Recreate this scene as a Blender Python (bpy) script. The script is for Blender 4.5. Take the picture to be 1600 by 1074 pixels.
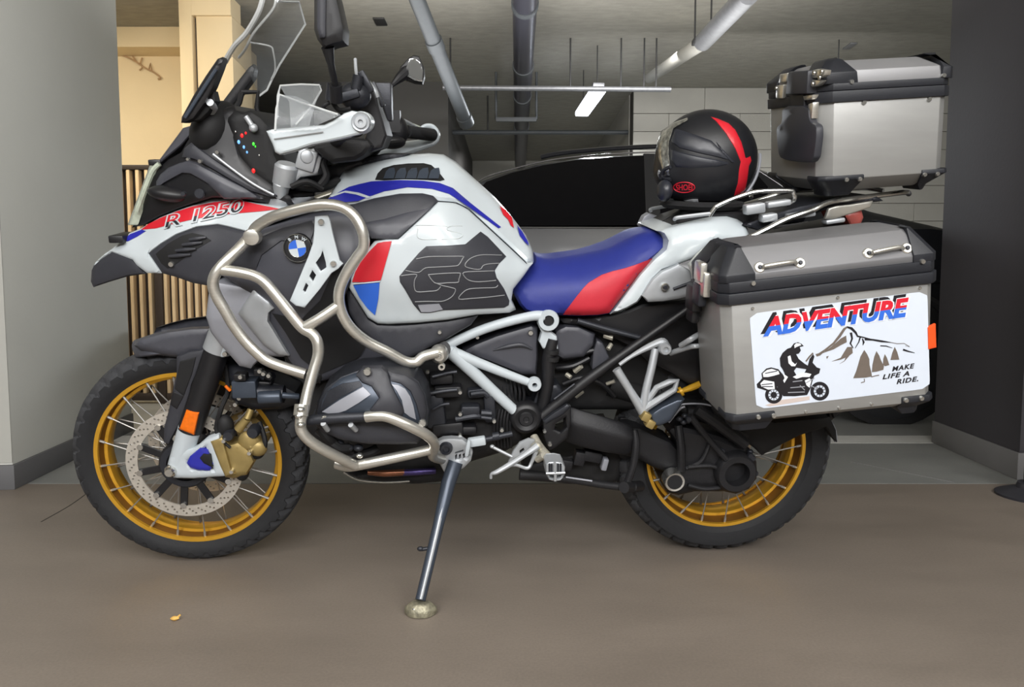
import bpy, bmesh, math, random
import numpy as np
from mathutils import Vector, Matrix
from mathutils.geometry import delaunay_2d_cdt
random.seed(7)
for o in list(bpy.data.objects): bpy.data.objects.remove(o)
SC = bpy.context.scene
COL = SC.collection
# ---------------------------------------------------------------- camera
CAMH = 0.765
PITCH = math.radians(4.26)
FPX = 1155.6
cd = bpy.data.cameras.new('camera'); cam = bpy.data.objects.new('camera', cd); COL.objects.link(cam)
cd.sensor_width = 36; cd.sensor_fit = 'HORIZONTAL'; cd.lens = 26; cd.clip_start = 0.02
cam.location = (0, 0, CAMH); cam.rotation_euler = (math.pi/2 - PITCH, 0, 0)
SC.camera = cam
# ---------------------------------------------------------------- world, exposure
w = bpy.data.worlds.new('garage_air'); SC.world = w; w.use_nodes = True
w.node_tree.nodes['Background'].inputs[0].default_value = (0.80, 0.85, 0.90, 1)
w.node_tree.nodes['Background'].inputs[1].default_value = 0.30
SC.view_settings.view_transform = 'Standard'; SC.view_settings.look = 'None'
SC.view_settings.exposure = 0.0; SC.view_settings.gamma = 1; SC.view_settings.use_curve_mapping = False
# ---------------------------------------------------------------- area lights: lamps out of view, glow of the lit tube, added fill
def area(name, loc, rot, sx, sy, power, color=(1, 1, 1)):
    l = bpy.data.lights.new(name, 'AREA'); l.shape = 'RECTANGLE'; l.size = sx; l.size_y = sy
    l.energy = power; l.color = color
    o = bpy.data.objects.new(name, l); o.location = loc; o.rotation_euler = rot; COL.objects.link(o)
    return o
WHITE = (1.0, 0.99, 0.985)
area('aisle_light', (-1.2, -0.3, 2.45), (math.radians(22), 0, 0), 2.4, 0.5, 30, WHITE)
area('aisle_light', (1.7, -0.3, 2.45), (math.radians(22), 0, 0), 2.4, 0.5, 30, WHITE)
area('aisle_light_far', (0.3, -2.8, 2.45), (math.radians(60), 0, 0), 5.0, 0.8, 270, WHITE)
# added uplights that brighten the ceiling slab, no fixture of their own
area('aisle_ceiling_fill', (-1.2, -0.3, 2.5), (math.radians(150), 0, 0), 2.2, 0.3, 70, WHITE)
area('aisle_ceiling_fill', (1.7, -0.3, 2.5), (math.radians(150), 0, 0), 2.2, 0.3, 70, WHITE)
area('bay_ceiling_fill', (0.3, 4.9, 2.0), (math.pi, 0, 0), 3.4, 1.2, 46, WHITE)  # added fill that brightens the ceiling above the car
area('bay_wall_fill', (1.8, 5.9, 2.6), (math.radians(35), 0, 0), 2.6, 0.2, 40, WHITE)  # background fill added to lift the dark back wall
area('recess_fill', (0.0, 9.5, 2.5), (math.radians(10), 0, 0), 0.3, 1.2, 30, WHITE)  # background fill added to lift the recess
area('warm_light', (-3.9, 4.9, 2.6), (math.radians(15), 0, 0), 1.6, 0.5, 44, (1.0, 0.92, 0.78))
area('warm_low_light', (-2.6, 3.9, 2.5), (math.radians(40), 0, math.radians(-5)), 0.8, 0.3, 34, (1.0, 0.86, 0.66))
area('tube_glow', (0.78, 7.1, 2.35), (0, 0, 0), 0.2, 1.2, 85, (0.90, 0.95, 1.0))

def srgb(r, g, b):
    f = lambda c: (c/255/12.92) if c/255 <= 0.04045 else ((c/255+0.055)/1.055)**2.4
    return (f(r), f(g), f(b), 1)

# ---------------------------------------------------------------- materials
MATS = {}
def mat(name, col, rough=0.5, metal=0.0, var=0.06, scale=30, bump=0.0, bscale=200, coat=0.0, alpha=1.0, trans=0.0, emit=None, es=0, stretch=None, spec=0.5):
    m = bpy.data.materials.new(name); m.use_nodes = True; nt = m.node_tree; b = nt.nodes['Principled BSDF']
    tc = nt.nodes.new('ShaderNodeTexCoord'); src = tc.outputs['Object']
    if stretch:
        mp = nt.nodes.new('ShaderNodeMapping'); mp.inputs['Scale'].default_value = stretch
        nt.links.new(src, mp.inputs[0]); src = mp.outputs[0]
    c = srgb(*col)
    if var > 0:
        n = nt.nodes.new('ShaderNodeTexNoise'); n.inputs['Scale'].default_value = scale; n.inputs['Detail'].default_value = 6
        nt.links.new(src, n.inputs['Vector'])
        r = nt.nodes.new('ShaderNodeValToRGB')
        r.color_ramp.elements[0].position = 0.3; r.color_ramp.elements[1].position = 0.7
        r.color_ramp.elements[0].color = tuple(x*(1-var) for x in c[:3]) + (1,)
        r.color_ramp.elements[1].color = tuple(min(1, x*(1+var)) for x in c[:3]) + (1,)
        nt.links.new(n.outputs[0], r.inputs[0]); nt.links.new(r.outputs[0], b.inputs['Base Color'])
    else:
        b.inputs['Base Color'].default_value = c
    b.inputs['Roughness'].default_value = rough; b.inputs['Metallic'].default_value = metal
    b.inputs['Coat Weight'].default_value = coat; b.inputs['Coat Roughness'].default_value = 0.08
    b.inputs['Specular IOR Level'].default_value = spec
    if bump > 0:
        n2 = nt.nodes.new('ShaderNodeTexNoise'); n2.inputs['Scale'].default_value = bscale; n2.inputs['Detail'].default_value = 4
        nt.links.new(src, n2.inputs['Vector'])
        bp = nt.nodes.new('ShaderNodeBump'); bp.inputs['Strength'].default_value = bump; bp.inputs['Distance'].default_value = 0.004
        nt.links.new(n2.outputs[0], bp.inputs['Height']); nt.links.new(bp.outputs[0], b.inputs['Normal'])
    if trans > 0:
        b.inputs['Transmission Weight'].default_value = trans; b.inputs['IOR'].default_value = 1.1
    if alpha < 1:
        b.inputs['Alpha'].default_value = alpha
    if emit:
        b.inputs['Emission Color'].default_value = srgb(*emit); b.inputs['Emission Strength'].default_value = es
    MATS[name] = m
    return m
# ---------------------------------------------------------------- geometry helpers
CP, SP = math.cos(PITCH), math.sin(PITCH)
CAMO = Vector((0, 0, CAMH))
def ray(px, py):
    dx, dy = (px-800)/FPX, (537-py)/FPX
    return Vector((dx, CP + dy*SP, dy*CP - SP))
def at(px, py, Y):
    d = ray(px, py); return CAMO + d*(Y/d.y)
def ground(px, py, z=0.0):
    d = ray(px, py); return CAMO + d*((z-CAMH)/d.z)
LEAN = math.radians(10.8)
gF, gR = ground(321, 867), ground(1109, 848)
ux = (gR-gF).normalized(); n0 = Vector((ux.y, -ux.x, 0))
zb = Vector((0, 0, 1))*math.cos(LEAN) + n0*math.sin(LEAN)
nb = n0*math.cos(LEAN) - Vector((0, 0, 1))*math.sin(LEAN)
BIKE = Matrix(((ux.x, -nb.x, zb.x, gF.x), (ux.y, -nb.y, zb.y, gF.y), (ux.z, -nb.z, zb.z, 0.003), (0, 0, 0, 1)))
BINV = BIKE.inverted()
LO = BINV @ CAMO; LR = BINV.to_3x3()
WB = (gR-gF).length
def P(px, py, w=0.0):
    """point of the bike, seen at a photo pixel, w metres to the left of the bike's centre plane (bike coordinates)"""
    d = LR @ ray(px, py); t = (-w-LO.y)/d.y
    return LO + d*t

ORG = {}
def base_matrix(root): return ORG[root.name][0]
def empty(name, origin=Vector((0, 0, 0)), M=None, label=None, cat=None, group=None):
    """top-level thing: an Empty at origin (coordinates of frame M)"""
    o = bpy.data.objects.new(name, None); COL.objects.link(o); o.empty_display_size = 0.1
    M = M or Matrix.Identity(4)
    o.matrix_world = M @ Matrix.Translation(origin)
    ORG[o.name] = (M, Vector(origin))
    tag(o, label, cat, group)
    return o
def tag(o, label=None, cat=None, group=None, kind=None):
    if label: o['label'] = label
    if cat: o['category'] = cat
    if group: o['group'] = group
    if kind: o['kind'] = kind
    return o

class MB:
    def __init__(s): s.v = []; s.f = []
    def add(s, vs, fs):
        n = len(s.v); s.v += [Vector(v) for v in vs]; s.f += [tuple(i+n for i in f) for f in fs]; return s
    def box(s, c, d, R=None):
        c = Vector(c); hx, hy, hz = d[0]/2, d[1]/2, d[2]/2
        vs = [Vector((x, y, z)) for x in (-hx, hx) for y in (-hy, hy) for z in (-hz, hz)]
        if R is not None: vs = [R @ v for v in vs]
        return s.add([v+c for v in vs], [(0, 1, 3, 2), (4, 6, 7, 5), (0, 4, 5, 1), (2, 3, 7, 6), (0, 2, 6, 4), (1, 5, 7, 3)])
    def prism(s, front, back):
        n = len(front)
        return s.add(list(front)+list(back), [tuple(range(n)), tuple(range(2*n-1, n-1, -1))] + [(i, i+n, (i+1) % n+n, (i+1) % n) for i in range(n)])
    def loft(s, rings, cap=True, closed=True):
        n = len(rings[0]); vs = [v for r in rings for v in r]; fs = []
        m = n if closed else n-1
        for k in range(len(rings)-1):
            for i in range(m):
                j = (i+1) % n
                fs.append((k*n+i, k*n+j, (k+1)*n+j, (k+1)*n+i))
        if cap: fs += [tuple(range(n-1, -1, -1)), tuple(range((len(rings)-1)*n, len(rings)*n))]
        return s.add(vs, fs)
    def tube(s, pts, r, segs=12, cap=True, smooth=True, sub=5, flat=1.0):
        pts = [Vector(p) for p in pts]
        rs = list(r) if hasattr(r, '__len__') else [r]*len(pts)
        if smooth and len(pts) > 2:
            q, qr = [], []
            for i in range(len(pts)-1):
                p0 = pts[max(i-1, 0)]; p1 = pts[i]; p2 = pts[i+1]; p3 = pts[min(i+2, len(pts)-1)]
                for k in range(sub):
                    t = k/sub
                    q.append(0.5*((2*p1)+(p2-p0)*t+(2*p0-5*p1+4*p2-p3)*t*t+(3*p1-p0-3*p2+p3)*t**3)); qr.append(rs[i]*(1-t)+rs[i+1]*t)
            q.append(pts[-1]); qr.append(rs[-1]); pts, rs = q, qr
        rings = []; up = None
        for i, p in enumerate(pts):
            d = (pts[min(i+1, len(pts)-1)]-pts[max(i-1, 0)])
            if d.length < 1e-9: d = Vector((0, 0, 1))
            d.normalize()
            if up is None: up = Vector((0, 1, 0)) if abs(d.y) < 0.9 else Vector((1, 0, 0))
            up = (up - d*up.dot(d)).normalized(); sd = d.cross(up)
            rings.append([p + (up*math.cos(a)*flat + sd*math.sin(a))*rs[i] for a in [2*math.pi*k/segs for k in range(segs)]])
        return s.loft(rings, cap)
    def cyl(s, a, b, r, r2=None, segs=24): return s.tube([a, b], [r, r if r2 is None else r2], segs, True, False)
    def lathe(s, prof, c=(0, 0, 0), axis=(0, 1, 0), segs=48, closed=False):
        """prof: (radius, height along axis)"""
        c = Vector(c); ax = Vector(axis).normalized(); u = ax.orthogonal().normalized(); v = ax.cross(u)
        n = len(prof); vs = []; fs = []
        for k in range(segs):
            a = 2*math.pi*k/segs; e = u*math.cos(a)+v*math.sin(a)
            vs += [c+e*r+ax*h for r, h in prof]
        for k in range(segs):
            k2 = (k+1) % segs
            for i in range(n if closed else n-1):
                j = (i+1) % n; fs.append((k*n+i, k*n+j, k2*n+j, k2*n+i))
        return s.add(vs, fs)
    def ell(s, c, r, R=None, nu=20, nv=12, power=1.0):
        c = Vector(c); vs = []; fs = []
        for j in range(nv+1):
            th = math.pi*j/nv
            for i in range(nu):
                ph = 2*math.pi*i/nu
                v = Vector((math.sin(th)*math.cos(ph), math.sin(th)*math.sin(ph), math.cos(th)))
                v = Vector([math.copysign(abs(q)**power, q) for q in v])
                v = Vector((v.x*r[0], v.y*r[1], v.z*r[2]))
                vs.append((R @ v if R is not None else v)+c)
        for j in range(nv):
            for i in range(nu):
                fs.append((j*nu+i, j*nu+(i+1) % nu, (j+1)*nu+(i+1) % nu, (j+1)*nu+i))
        return s.add(vs, fs)
    def mirror(s):
        m = MB(); m.v = [Vector((v.x, -v.y, v.z)) for v in s.v]; m.f = [tuple(reversed(f)) for f in s.f]; return m

def islands(mb):
    n = len(mb.v); p = list(range(n))
    def fd(i):
        while p[i] != i: p[i] = p[p[i]]; i = p[i]
        return i
    for f in mb.f:
        a = fd(f[0])
        for i in f[1:]: p[fd(i)] = a
    g = {}
    for f in mb.f: g.setdefault(fd(f[0]), []).append(f)
    out = []
    for fs in g.values():
        used = sorted({i for f in fs for i in f}); mp = {u: k for k, u in enumerate(used)}
        q = MB(); q.v = [mb.v[i] for i in used]; q.f = [tuple(mp[i] for i in f) for f in fs]; out.append(q)
    return out
KEEP = ('lettering', 'spoke', 'adapt', 'serration', 'tread')
def add(name, mb, m, parent=None, origin=None, bevel=0, ang=35, smooth=True, label=None, M=None, mirror=False, segs=2, keep=False):
    """one object per loose piece; the first is returned"""
    if parent is not None and not keep and not any(k in name for k in KEEP):
        isl = islands(mb)
        if 1 < len(isl) <= 30:
            isl.sort(key=lambda q: -len(q.v))
            r = [add1(name, q, m, parent, origin, bevel, ang, smooth, label, M, mirror, segs) for q in isl]
            return r[0]
    return add1(name, mb, m, parent, origin, bevel, ang, smooth, label, M, mirror, segs)
def add1(name, mb, m, parent=None, origin=None, bevel=0, ang=35, smooth=True, label=None, M=None, mirror=False, segs=2):
    """link one mesh object; vertices in the frame of its thing (bike frame or world)"""
    if parent is not None: M, porg = ORG[parent.name]
    else: M = M or Matrix.Identity(4); porg = Vector((0, 0, 0))
    if origin is None: origin = sum(mb.v, Vector((0, 0, 0)))/len(mb.v)
    origin = Vector(origin)
    me = bpy.data.meshes.new(name); me.from_pydata([tuple(v-origin) for v in mb.v], [], mb.f); me.validate()
    bm = bmesh.new(); bm.from_mesh(me); bmesh.ops.remove_doubles(bm, verts=bm.verts, dist=1e-6)
    bmesh.ops.recalc_face_normals(bm, faces=bm.faces)
    if bevel:
        es = [e for e in bm.edges if len(e.link_faces) == 2 and e.calc_face_angle(0) > math.radians(28)]
        try: bmesh.ops.bevel(bm, geom=es, offset=bevel, segments=segs, profile=0.5, affect='EDGES', clamp_overlap=True)
        except Exception: pass
    bm.to_mesh(me); bm.free()
    if smooth:
        me.polygons.foreach_set('use_smooth', [True]*len(me.polygons)); me.set_sharp_from_angle(angle=math.radians(ang))
    me.materials.append(m)
    o = bpy.data.objects.new(name, me); COL.objects.link(o)
    ORG[o.name] = (M, origin)
    if parent is not None:
        o.parent = parent; o.location = origin-porg
    else:
        o.matrix_world = M @ Matrix.Translation(origin)
    if label: o['label'] = label
    if mirror:
        add1(name, mb.mirror(), m, parent, Vector((origin.x, -origin.y, origin.z)), bevel, ang, smooth, label, M)
    return o

def field(pts):
    """smooth interpolation of w over photo pixels (thin plate spline)"""
    A = np.array(pts, float); n = len(A); X = A[:, :2]/100
    D = np.sqrt(((X[:, None]-X[None])**2).sum(-1)); K = np.where(D > 0, D**2*np.log(D+1e-12), 0) + np.eye(n)*0.02
    Pm = np.hstack([np.ones((n, 1)), X]); L = np.zeros((n+3, n+3)); L[:n, :n] = K; L[:n, n:] = Pm; L[n:, :n] = Pm.T
    c = np.linalg.solve(L, np.concatenate([A[:, 2], np.zeros(3)]))
    lo, hi = A[:, 2].min(), A[:, 2].max()
    def f(x, y):
        q = np.array([x, y])/100; d = np.sqrt(((X-q)**2).sum(-1)); k = np.where(d > 0, d**2*np.log(d+1e-12), 0)
        return float(min(max(k@c[:n]+c[n]+c[n+1:]@q, lo-0.03), hi+0.03))
    return f

def dens(poly, step):
    out = []
    for i in range(len(poly)):
        a, b = poly[i], poly[(i+1) % len(poly)]
        L = math.hypot(b[0]-a[0], b[1]-a[1]); n = max(1, int(round(L/step)))
        out += [(a[0]+(b[0]-a[0])*k/n, a[1]+(b[1]-a[1])*k/n) for k in range(n)]
    return out
def chaikin(poly, k=1, q=0.25):
    for _ in range(k):
        out = []
        for i in range(len(poly)):
            a, b = poly[i], poly[(i+1) % len(poly)]
            out += [(a[0]*(1-q)+b[0]*q, a[1]*(1-q)+b[1]*q), (a[0]*q+b[0]*(1-q), a[1]*q+b[1]*(1-q))]
        poly = out
    return poly
def inside(x, y, poly):
    c = False; j = len(poly)-1
    for i in range(len(poly)):
        xi, yi = poly[i]; xj, yj = poly[j]
        if (yi > y) != (yj > y) and x < (xj-xi)*(y-yi)/(yj-yi)+xi: c = not c
        j = i
    return c
def bdist(x, y, poly):
    b = 1e9
    for i in range(len(poly)):
        ax, ay = poly[i-1]; bx, by = poly[i]; dx, dy = bx-ax, by-ay
        t = max(0, min(1, ((x-ax)*dx+(y-ay)*dy)/(dx*dx+dy*dy+1e-12)))
        b = min(b, math.hypot(x-ax-dx*t, y-ay-dy*t))
    return b
def panel(poly, W, back=0.0, thick=None, edge=6, drop=0.012, g=None, soft=0, fn=None, holes=()):
    """solid body panel whose outer face follows W over its outline; back = w of its rear plane, or a constant thickness.
    drop: how far (m) the outer face falls away at its rounded border, edge (px) how wide that border is"""
    fn = fn or P
    if soft: poly = chaikin(poly, soft)
    xs = [p[0] for p in poly]; ys = [p[1] for p in poly]
    if g is None: g = max(4.0, min(14, math.sqrt((max(xs)-min(xs))*(max(ys)-min(ys)))/16))
    pl = dens(poly, g); hl = [dens(h, g) for h in holes]
    Wf = W if callable(W) else (lambda x, y: W)
    pts = list(pl); faces = [list(range(len(pl)))]
    edges = [(i, (i+1) % len(pl)) for i in range(len(pl))]
    for h in hl:
        n = len(pts); pts += h; edges += [(n+i, n+(i+1) % len(h)) for i in range(len(h))]
    nb_ = len(pts)
    clear = g*0.35
    if edge > 0 and drop > 0:      # inner rings keep the rounded border clean
        n = len(pl); area2 = sum(pl[i-1][0]*pl[i][1]-pl[i][0]*pl[i-1][1] for i in range(n)); sg = 1 if area2 > 0 else -1
        for dd in (edge*0.3, edge):
            for i in range(n):
                ax, ay = pl[i-1]; bx_, by_ = pl[(i+1) % n]; tx, ty = bx_-ax, by_-ay; L = math.hypot(tx, ty) or 1
                x, y = pl[i][0]-ty/L*sg*dd, pl[i][1]+tx/L*sg*dd
                if inside(x, y, pl) and bdist(x, y, pl) > dd*0.86 and not any(inside(x, y, h) or bdist(x, y, h) < 2 for h in hl): pts.append((x, y))
        clear = max(clear, edge*1.0+g*0.3)
    gx = min(xs)
    x = min(xs)+g*0.5
    row = 0
    while x < max(xs):
        y = min(ys)+(g*0.25 if row % 2 else g*0.75)
        while y < max(ys):
            if inside(x, y, pl) and bdist(x, y, pl) > clear and not any(inside(x, y, h) or bdist(x, y, h) < g*0.35 for h in hl): pts.append((x, y))
            y += g
        x += g; row += 1
    r = delaunay_2d_cdt([Vector(p) for p in pts], edges, [], 0, 1e-5)
    vo, fo = r[0], r[2]
    nv = len(vo); front = []; rear = []
    dist = []
    for v in vo:
        d = min([bdist(v.x, v.y, pl)] + [bdist(v.x, v.y, h) for h in hl]); dist.append(d)
        wv = Wf(v.x, v.y)
        if edge > 0 and drop > 0:
            t = min(1, d/edge); wv -= drop*(1-math.sqrt(max(0, 1-(1-t)**2)))
        q = fn(v.x, v.y, wv); front.append(q)
        rear.append(Vector((q.x, q.y+thick, q.z)) if thick is not None else Vector((q.x, -back, q.z)))
    fs = []; cnt = {}
    for f in fo:
        cx = sum(vo[i].x for i in f)/len(f); cy = sum(vo[i].y for i in f)/len(f)
        if not inside(cx, cy, pl) or any(inside(cx, cy, h) for h in hl): continue
        fs.append(tuple(f))
        for i in range(len(f)):
            e = (f[i], f[(i+1) % len(f)]); cnt[e] = 1
    mb = MB(); out = list(fs) + [tuple(i+nv for i in reversed(f)) for f in fs]
    for (a, b) in cnt:
        if (b, a) not in cnt: out.append((b, a, a+nv, b+nv))
    mb.add(front+rear, out)
    used = sorted({i for f in mb.f for i in f}); mp = {u: k for k, u in enumerate(used)}
    mb.v = [mb.v[i] for i in used]; mb.f = [tuple(mp[i] for i in f) for f in mb.f]
    return mb
def decal(poly, W, lift=0.0012, **k):
    Wf = W if callable(W) else (lambda x, y: W)
    return panel(poly, lambda x, y: Wf(x, y)+lift, thick=k.pop('thick', 0.0015), edge=0, drop=0, **k)
def plate(poly, w, th=0.01, fn=None):
    """flat plate cut to an outline, th thick towards the centre plane"""
    f = fn or P; fr = [f(x, y, w) for x, y in poly]
    return MB().prism(fr, [Vector((v.x, v.y+th, v.z)) for v in fr])
def ptube(pts, r, segs=12, **k): return MB().tube([P(*p) for p in pts], r, segs, **k)
def circ(cx, cy, r, n=24, ry=None, a0=0, a1=2*math.pi):
    ry = ry or r; return [(cx+r*math.cos(a0+(a1-a0)*i/n), cy+ry*math.sin(a0+(a1-a0)*i/n)) for i in range(n)]
FONT = None
def text_mb(txt, fmap, depth=0.0015, size=1.0, bold=0.0, spacing=1.0, shear=0.0, cut=None, sub=0):
    """lettering as real thin plates; fmap(u, v) -> (front point); u, v in text units (cap height about 0.7)"""
    c = bpy.data.curves.new('lettering', 'FONT'); c.body = txt; c.size = size; c.offset = bold; c.space_character = spacing; c.shear = shear; c.resolution_u = 3
    o = bpy.data.objects.new('lettering', c); COL.objects.link(o)
    dg = bpy.context.evaluated_depsgraph_get(); me = bpy.data.meshes.new_from_object(o.evaluated_get(dg))
    bpy.data.objects.remove(o); bpy.data.curves.remove(c)
    bm = bmesh.new(); bm.from_mesh(me); bpy.data.meshes.remove(me)
    if cut:
        co, no = cut
        bmesh.ops.bisect_plane(bm, geom=bm.verts[:]+bm.edges[:]+bm.faces[:], plane_co=co, plane_no=no, clear_outer=True)
    bmesh.ops.triangulate(bm, faces=bm.faces)
    bm.verts.ensure_lookup_table(); n = len(bm.verts); fr = [fmap(v.co.x, v.co.y) for v in bm.verts]
    fs = [tuple(v.index for v in f.verts) for f in bm.faces]; cnt = set()
    for f in fs:
        for i in range(3): cnt.add((f[i], f[(i+1) % 3]))
    out = fs+[tuple(i+n for i in reversed(f)) for f in fs]+[(b, a, a+n, b+n) for a, b in cnt if (b, a) not in cnt]
    bm.free()
    return MB().add(fr+[Vector((v.x, v.y+depth, v.z)) for v in fr], out)
def pxtext(txt, p0, p1, hpx, W, lift=0.002, **k):
    """lettering laid between two photo pixels (baseline start and end), cap height hpx, on the surface W"""
    Wf = W if callable(W) else (lambda x, y: W)
    tmp = []; text_mb(txt, lambda u, v: (tmp.append((u, v)), Vector((u, v, 0)))[1], **{q: k[q] for q in k if q != 'cut'})
    u0 = min(t[0] for t in tmp); u1 = max(t[0] for t in tmp); v1 = max(t[1] for t in tmp); v0 = min(0, min(t[1] for t in tmp))
    ex = (p1[0]-p0[0], p1[1]-p0[1]); L = math.hypot(*ex); up = k.pop('up', (ex[1]/L, -ex[0]/L)) if 'up' in k else (ex[1]/L, -ex[0]/L)
    def fm(u, v):
        s = (u-u0)/(u1-u0); t = (v)/(v1); x = p0[0]+ex[0]*s+up[0]*hpx*t; y = p0[1]+ex[1]*s+up[1]*hpx*t
        return P(x, y, Wf(x, y)+lift)
    if 'cut' in k and k['cut']:
        frac, side = k['cut']; k['cut'] = ((0, v1*frac, 0), (0, side, 0))
    return text_mb(txt, fm, **k)
# ---------------------------------------------------------------- materials of the place
def floor_mat(name, c1, c2, rough):
    m = bpy.data.materials.new(name); m.use_nodes = True; nt = m.node_tree; b = nt.nodes['Principled BSDF']
    tc = nt.nodes.new('ShaderNodeTexCoord')
    mp = nt.nodes.new('ShaderNodeMapping'); mp.inputs['Scale'].default_value = (0.5, 1.3, 1); nt.links.new(tc.outputs['Object'], mp.inputs[0])
    n = nt.nodes.new('ShaderNodeTexNoise'); n.inputs['Scale'].default_value = 3; n.inputs['Detail'].default_value = 8; n.inputs['Roughness'].default_value = 0.6
    nt.links.new(mp.outputs[0], n.inputs['Vector'])
    r = nt.nodes.new('ShaderNodeValToRGB'); r.color_ramp.elements[0].position = 0.3; r.color_ramp.elements[1].position = 0.72
    r.color_ramp.elements[0].color = srgb(*c1); r.color_ramp.elements[1].color = srgb(*c2)
    nt.links.new(n.outputs[0], r.inputs[0])
    n2 = nt.nodes.new('ShaderNodeTexNoise'); n2.inputs['Scale'].default_value = 160; n2.inputs['Detail'].default_value = 3
    nt.links.new(tc.outputs['Object'], n2.inputs['Vector'])
    mx = nt.nodes.new('ShaderNodeMixRGB'); mx.blend_type = 'OVERLAY'; mx.inputs[0].default_value = 0.18
    nt.links.new(r.outputs[0], mx.inputs[1]); nt.links.new(n2.outputs[0], mx.inputs[2]); nt.links.new(mx.outputs[0], b.inputs['Base Color'])
    mr = nt.nodes.new('ShaderNodeMapRange'); mr.inputs[3].default_value = rough-0.07; mr.inputs[4].default_value = rough+0.1
    nt.links.new(n.outputs[0], mr.inputs[0]); nt.links.new(mr.outputs[0], b.inputs['Roughness'])
    bp = nt.nodes.new('ShaderNodeBump'); bp.inputs['Strength'].default_value = 0.12; bp.inputs['Distance'].default_value = 0.002
    nt.links.new(n2.outputs[0], bp.inputs['Height']); nt.links.new(bp.outputs[0], b.inputs['Normal'])
    return m
def S(name, mb, m, **k): o = add(name, mb, m, **k); o['kind'] = 'structure'; return o
def bx(x0, x1, y0, y1, z0, z1): return MB().box(((x0+x1)/2, (y0+y1)/2, (z0+z1)/2), (x1-x0, y1-y0, z1-z0))
CEIL = 2.9
m_floor = floor_mat('brown_epoxy', (116, 107, 98), (132, 122, 112), 0.46)
m_stall = floor_mat('grey_epoxy', (122, 124, 122), (140, 141, 138), 0.48)
m_colL = mat('grey_wall_paint', (208, 209, 203), 0.75, var=0.03, scale=2, bump=0.15, bscale=60)
m_colR = mat('charcoal_wall_paint', (74, 72, 77), 0.7, var=0.04, scale=2, bump=0.15, bscale=60)
m_baseL = mat('dark_skirting_paint', (98, 98, 100), 0.6, var=0.05, scale=4)
m_baseR = mat('grey_skirting_paint', (124, 123, 124), 0.6, var=0.05, scale=4)
m_front = mat('light_pillar_paint', (178, 178, 172), 0.7, var=0.03, scale=2)
m_ceil = mat('rough_concrete_ceiling', (150, 147, 137), 0.95, var=0.10, scale=9, bump=0.8, bscale=45, stretch=(1, 2.5, 1))
m_beige = mat('beige_plaster', (222, 203, 166), 0.9, var=0.03, scale=2, bump=0.2, bscale=40)
m_block = mat('grey_block_paint', (162, 160, 152), 0.9, var=0.05, scale=3, bump=0.5, bscale=60)
m_dark = mat('dark_wall_paint', (86, 85, 83), 0.9, var=0.05, scale=2)
m_line = mat('white_line_paint', (196, 196, 192), 0.6, var=0.06, scale=12)
m_seam = mat('seam_filler', (66, 62, 58), 0.8, var=0.05)
gA = ground(22, 765); gB = ground(207, 673); gC = ground(1590, 750); gD = ground(1458, 692)
YL0, YL1, XL = gA.y, gB.y, (gA.x*0.5+gB.x*0.5)
YR0, YR1 = gC.y, gD.y
SEAM = ground(800, 756).y
# floors
S('floor', bx(-6, 7, -4.5, SEAM-0.004, -0.1, 0), m_floor)
S('floor_stall', bx(-9, 9, SEAM+0.004, 14, -0.1, 0), m_stall)
S('trim_1', bx(-6, 7, SEAM-0.004, SEAM+0.004, -0.1, -0.003), m_seam)
yl0, yl1 = ground(1380, 693).y, ground(1380, 681.5).y
S('trim_2', bx(-2.6, 4.2, yl0, yl1, -0.01, 0.0015), m_line)
# hairline crack in the aisle slab
c0, c1 = ground(140, 768), ground(64, 816)
S('trim_3', MB().tube([c0+Vector((0, 0, -.0005)), c0.lerp(c1, .5)+Vector((0.01, 0, -.0005)), c1+Vector((0, 0, -.0005))], 0.0022, 6), m_seam)
c0, c1 = ground(1330, 722), ground(1490, 754)
S('trim_4', MB().tube([c0+Vector((0, 0, -.001)), c1+Vector((0, 0, -.001))], 0.0025, 6), m_baseR)
# left pillar: a long wall end; its long side runs away from the camera
def pillar(side, p0, p1, w, mside, mbase, mend, hbase, mb_end):
    """p0 front corner, p1 back corner of the face that looks into the stall"""
    d = (p1-p0).normalized(); out = Vector((-d.y, d.x, 0)) if side == 'left' else Vector((d.y, -d.x, 0))
    q = [p0, p1, p1+out*w, p0+out*w]
    top = [Vector((v.x, v.y, CEIL)) for v in q]; low = [Vector((v.x, v.y, hbase)) for v in q]
    S('wall_'+side, MB().prism(low, top), mside, bevel=0.004)
    t = 0.006
    qb = [p0-d*t-out*t, p1+d*t-out*t, p1+out*w+d*t, p0+out*w-d*t]
    S('baseboard_'+side, MB().prism([Vector((v.x, v.y, 0)) for v in qb], [Vector((v.x, v.y, hbase)) for v in qb]), mbase, bevel=0.002)
    e = [p0-d*0.004, p0-d*0.001, p0+out*w-d*0.001, p0+out*w-d*0.004]
    S('trim_5' if side == 'left' else 'trim_6', MB().prism([Vector((v.x, v.y, hbase+.01)) for v in e], [Vector((v.x, v.y, CEIL-.01)) for v in e]), mend)
zL = at(22, 727, gA.y).z
pillar('left', gA, gB, 0.9, m_colL, m_baseL, m_front, zL, None)
zR = at(1590, 708, gC.y).z
pillar('right', gC, gD, 0.9, m_colR, m_baseR, m_colR, zR, None)
S('ceiling', bx(-9, 9, -4.5, 14, CEIL, CEIL+0.15), m_ceil)
S('wall_rear', bx(-9, 9, -4.7, -4.5, 0, CEIL), m_front)
# far walls
YW = at(240, 58, 6).y
def ceil_y(py): d = ray(800, py); return (CEIL-CAMH)/d.z*d.y
yA = ceil_y(58); yB = ceil_y(137); yC = ceil_y(128)
S('wall_left_far', bx(-9, at(283, 200, yA).x+0.35, yA, yA+0.2, 0, CEIL), m_beige)
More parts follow.
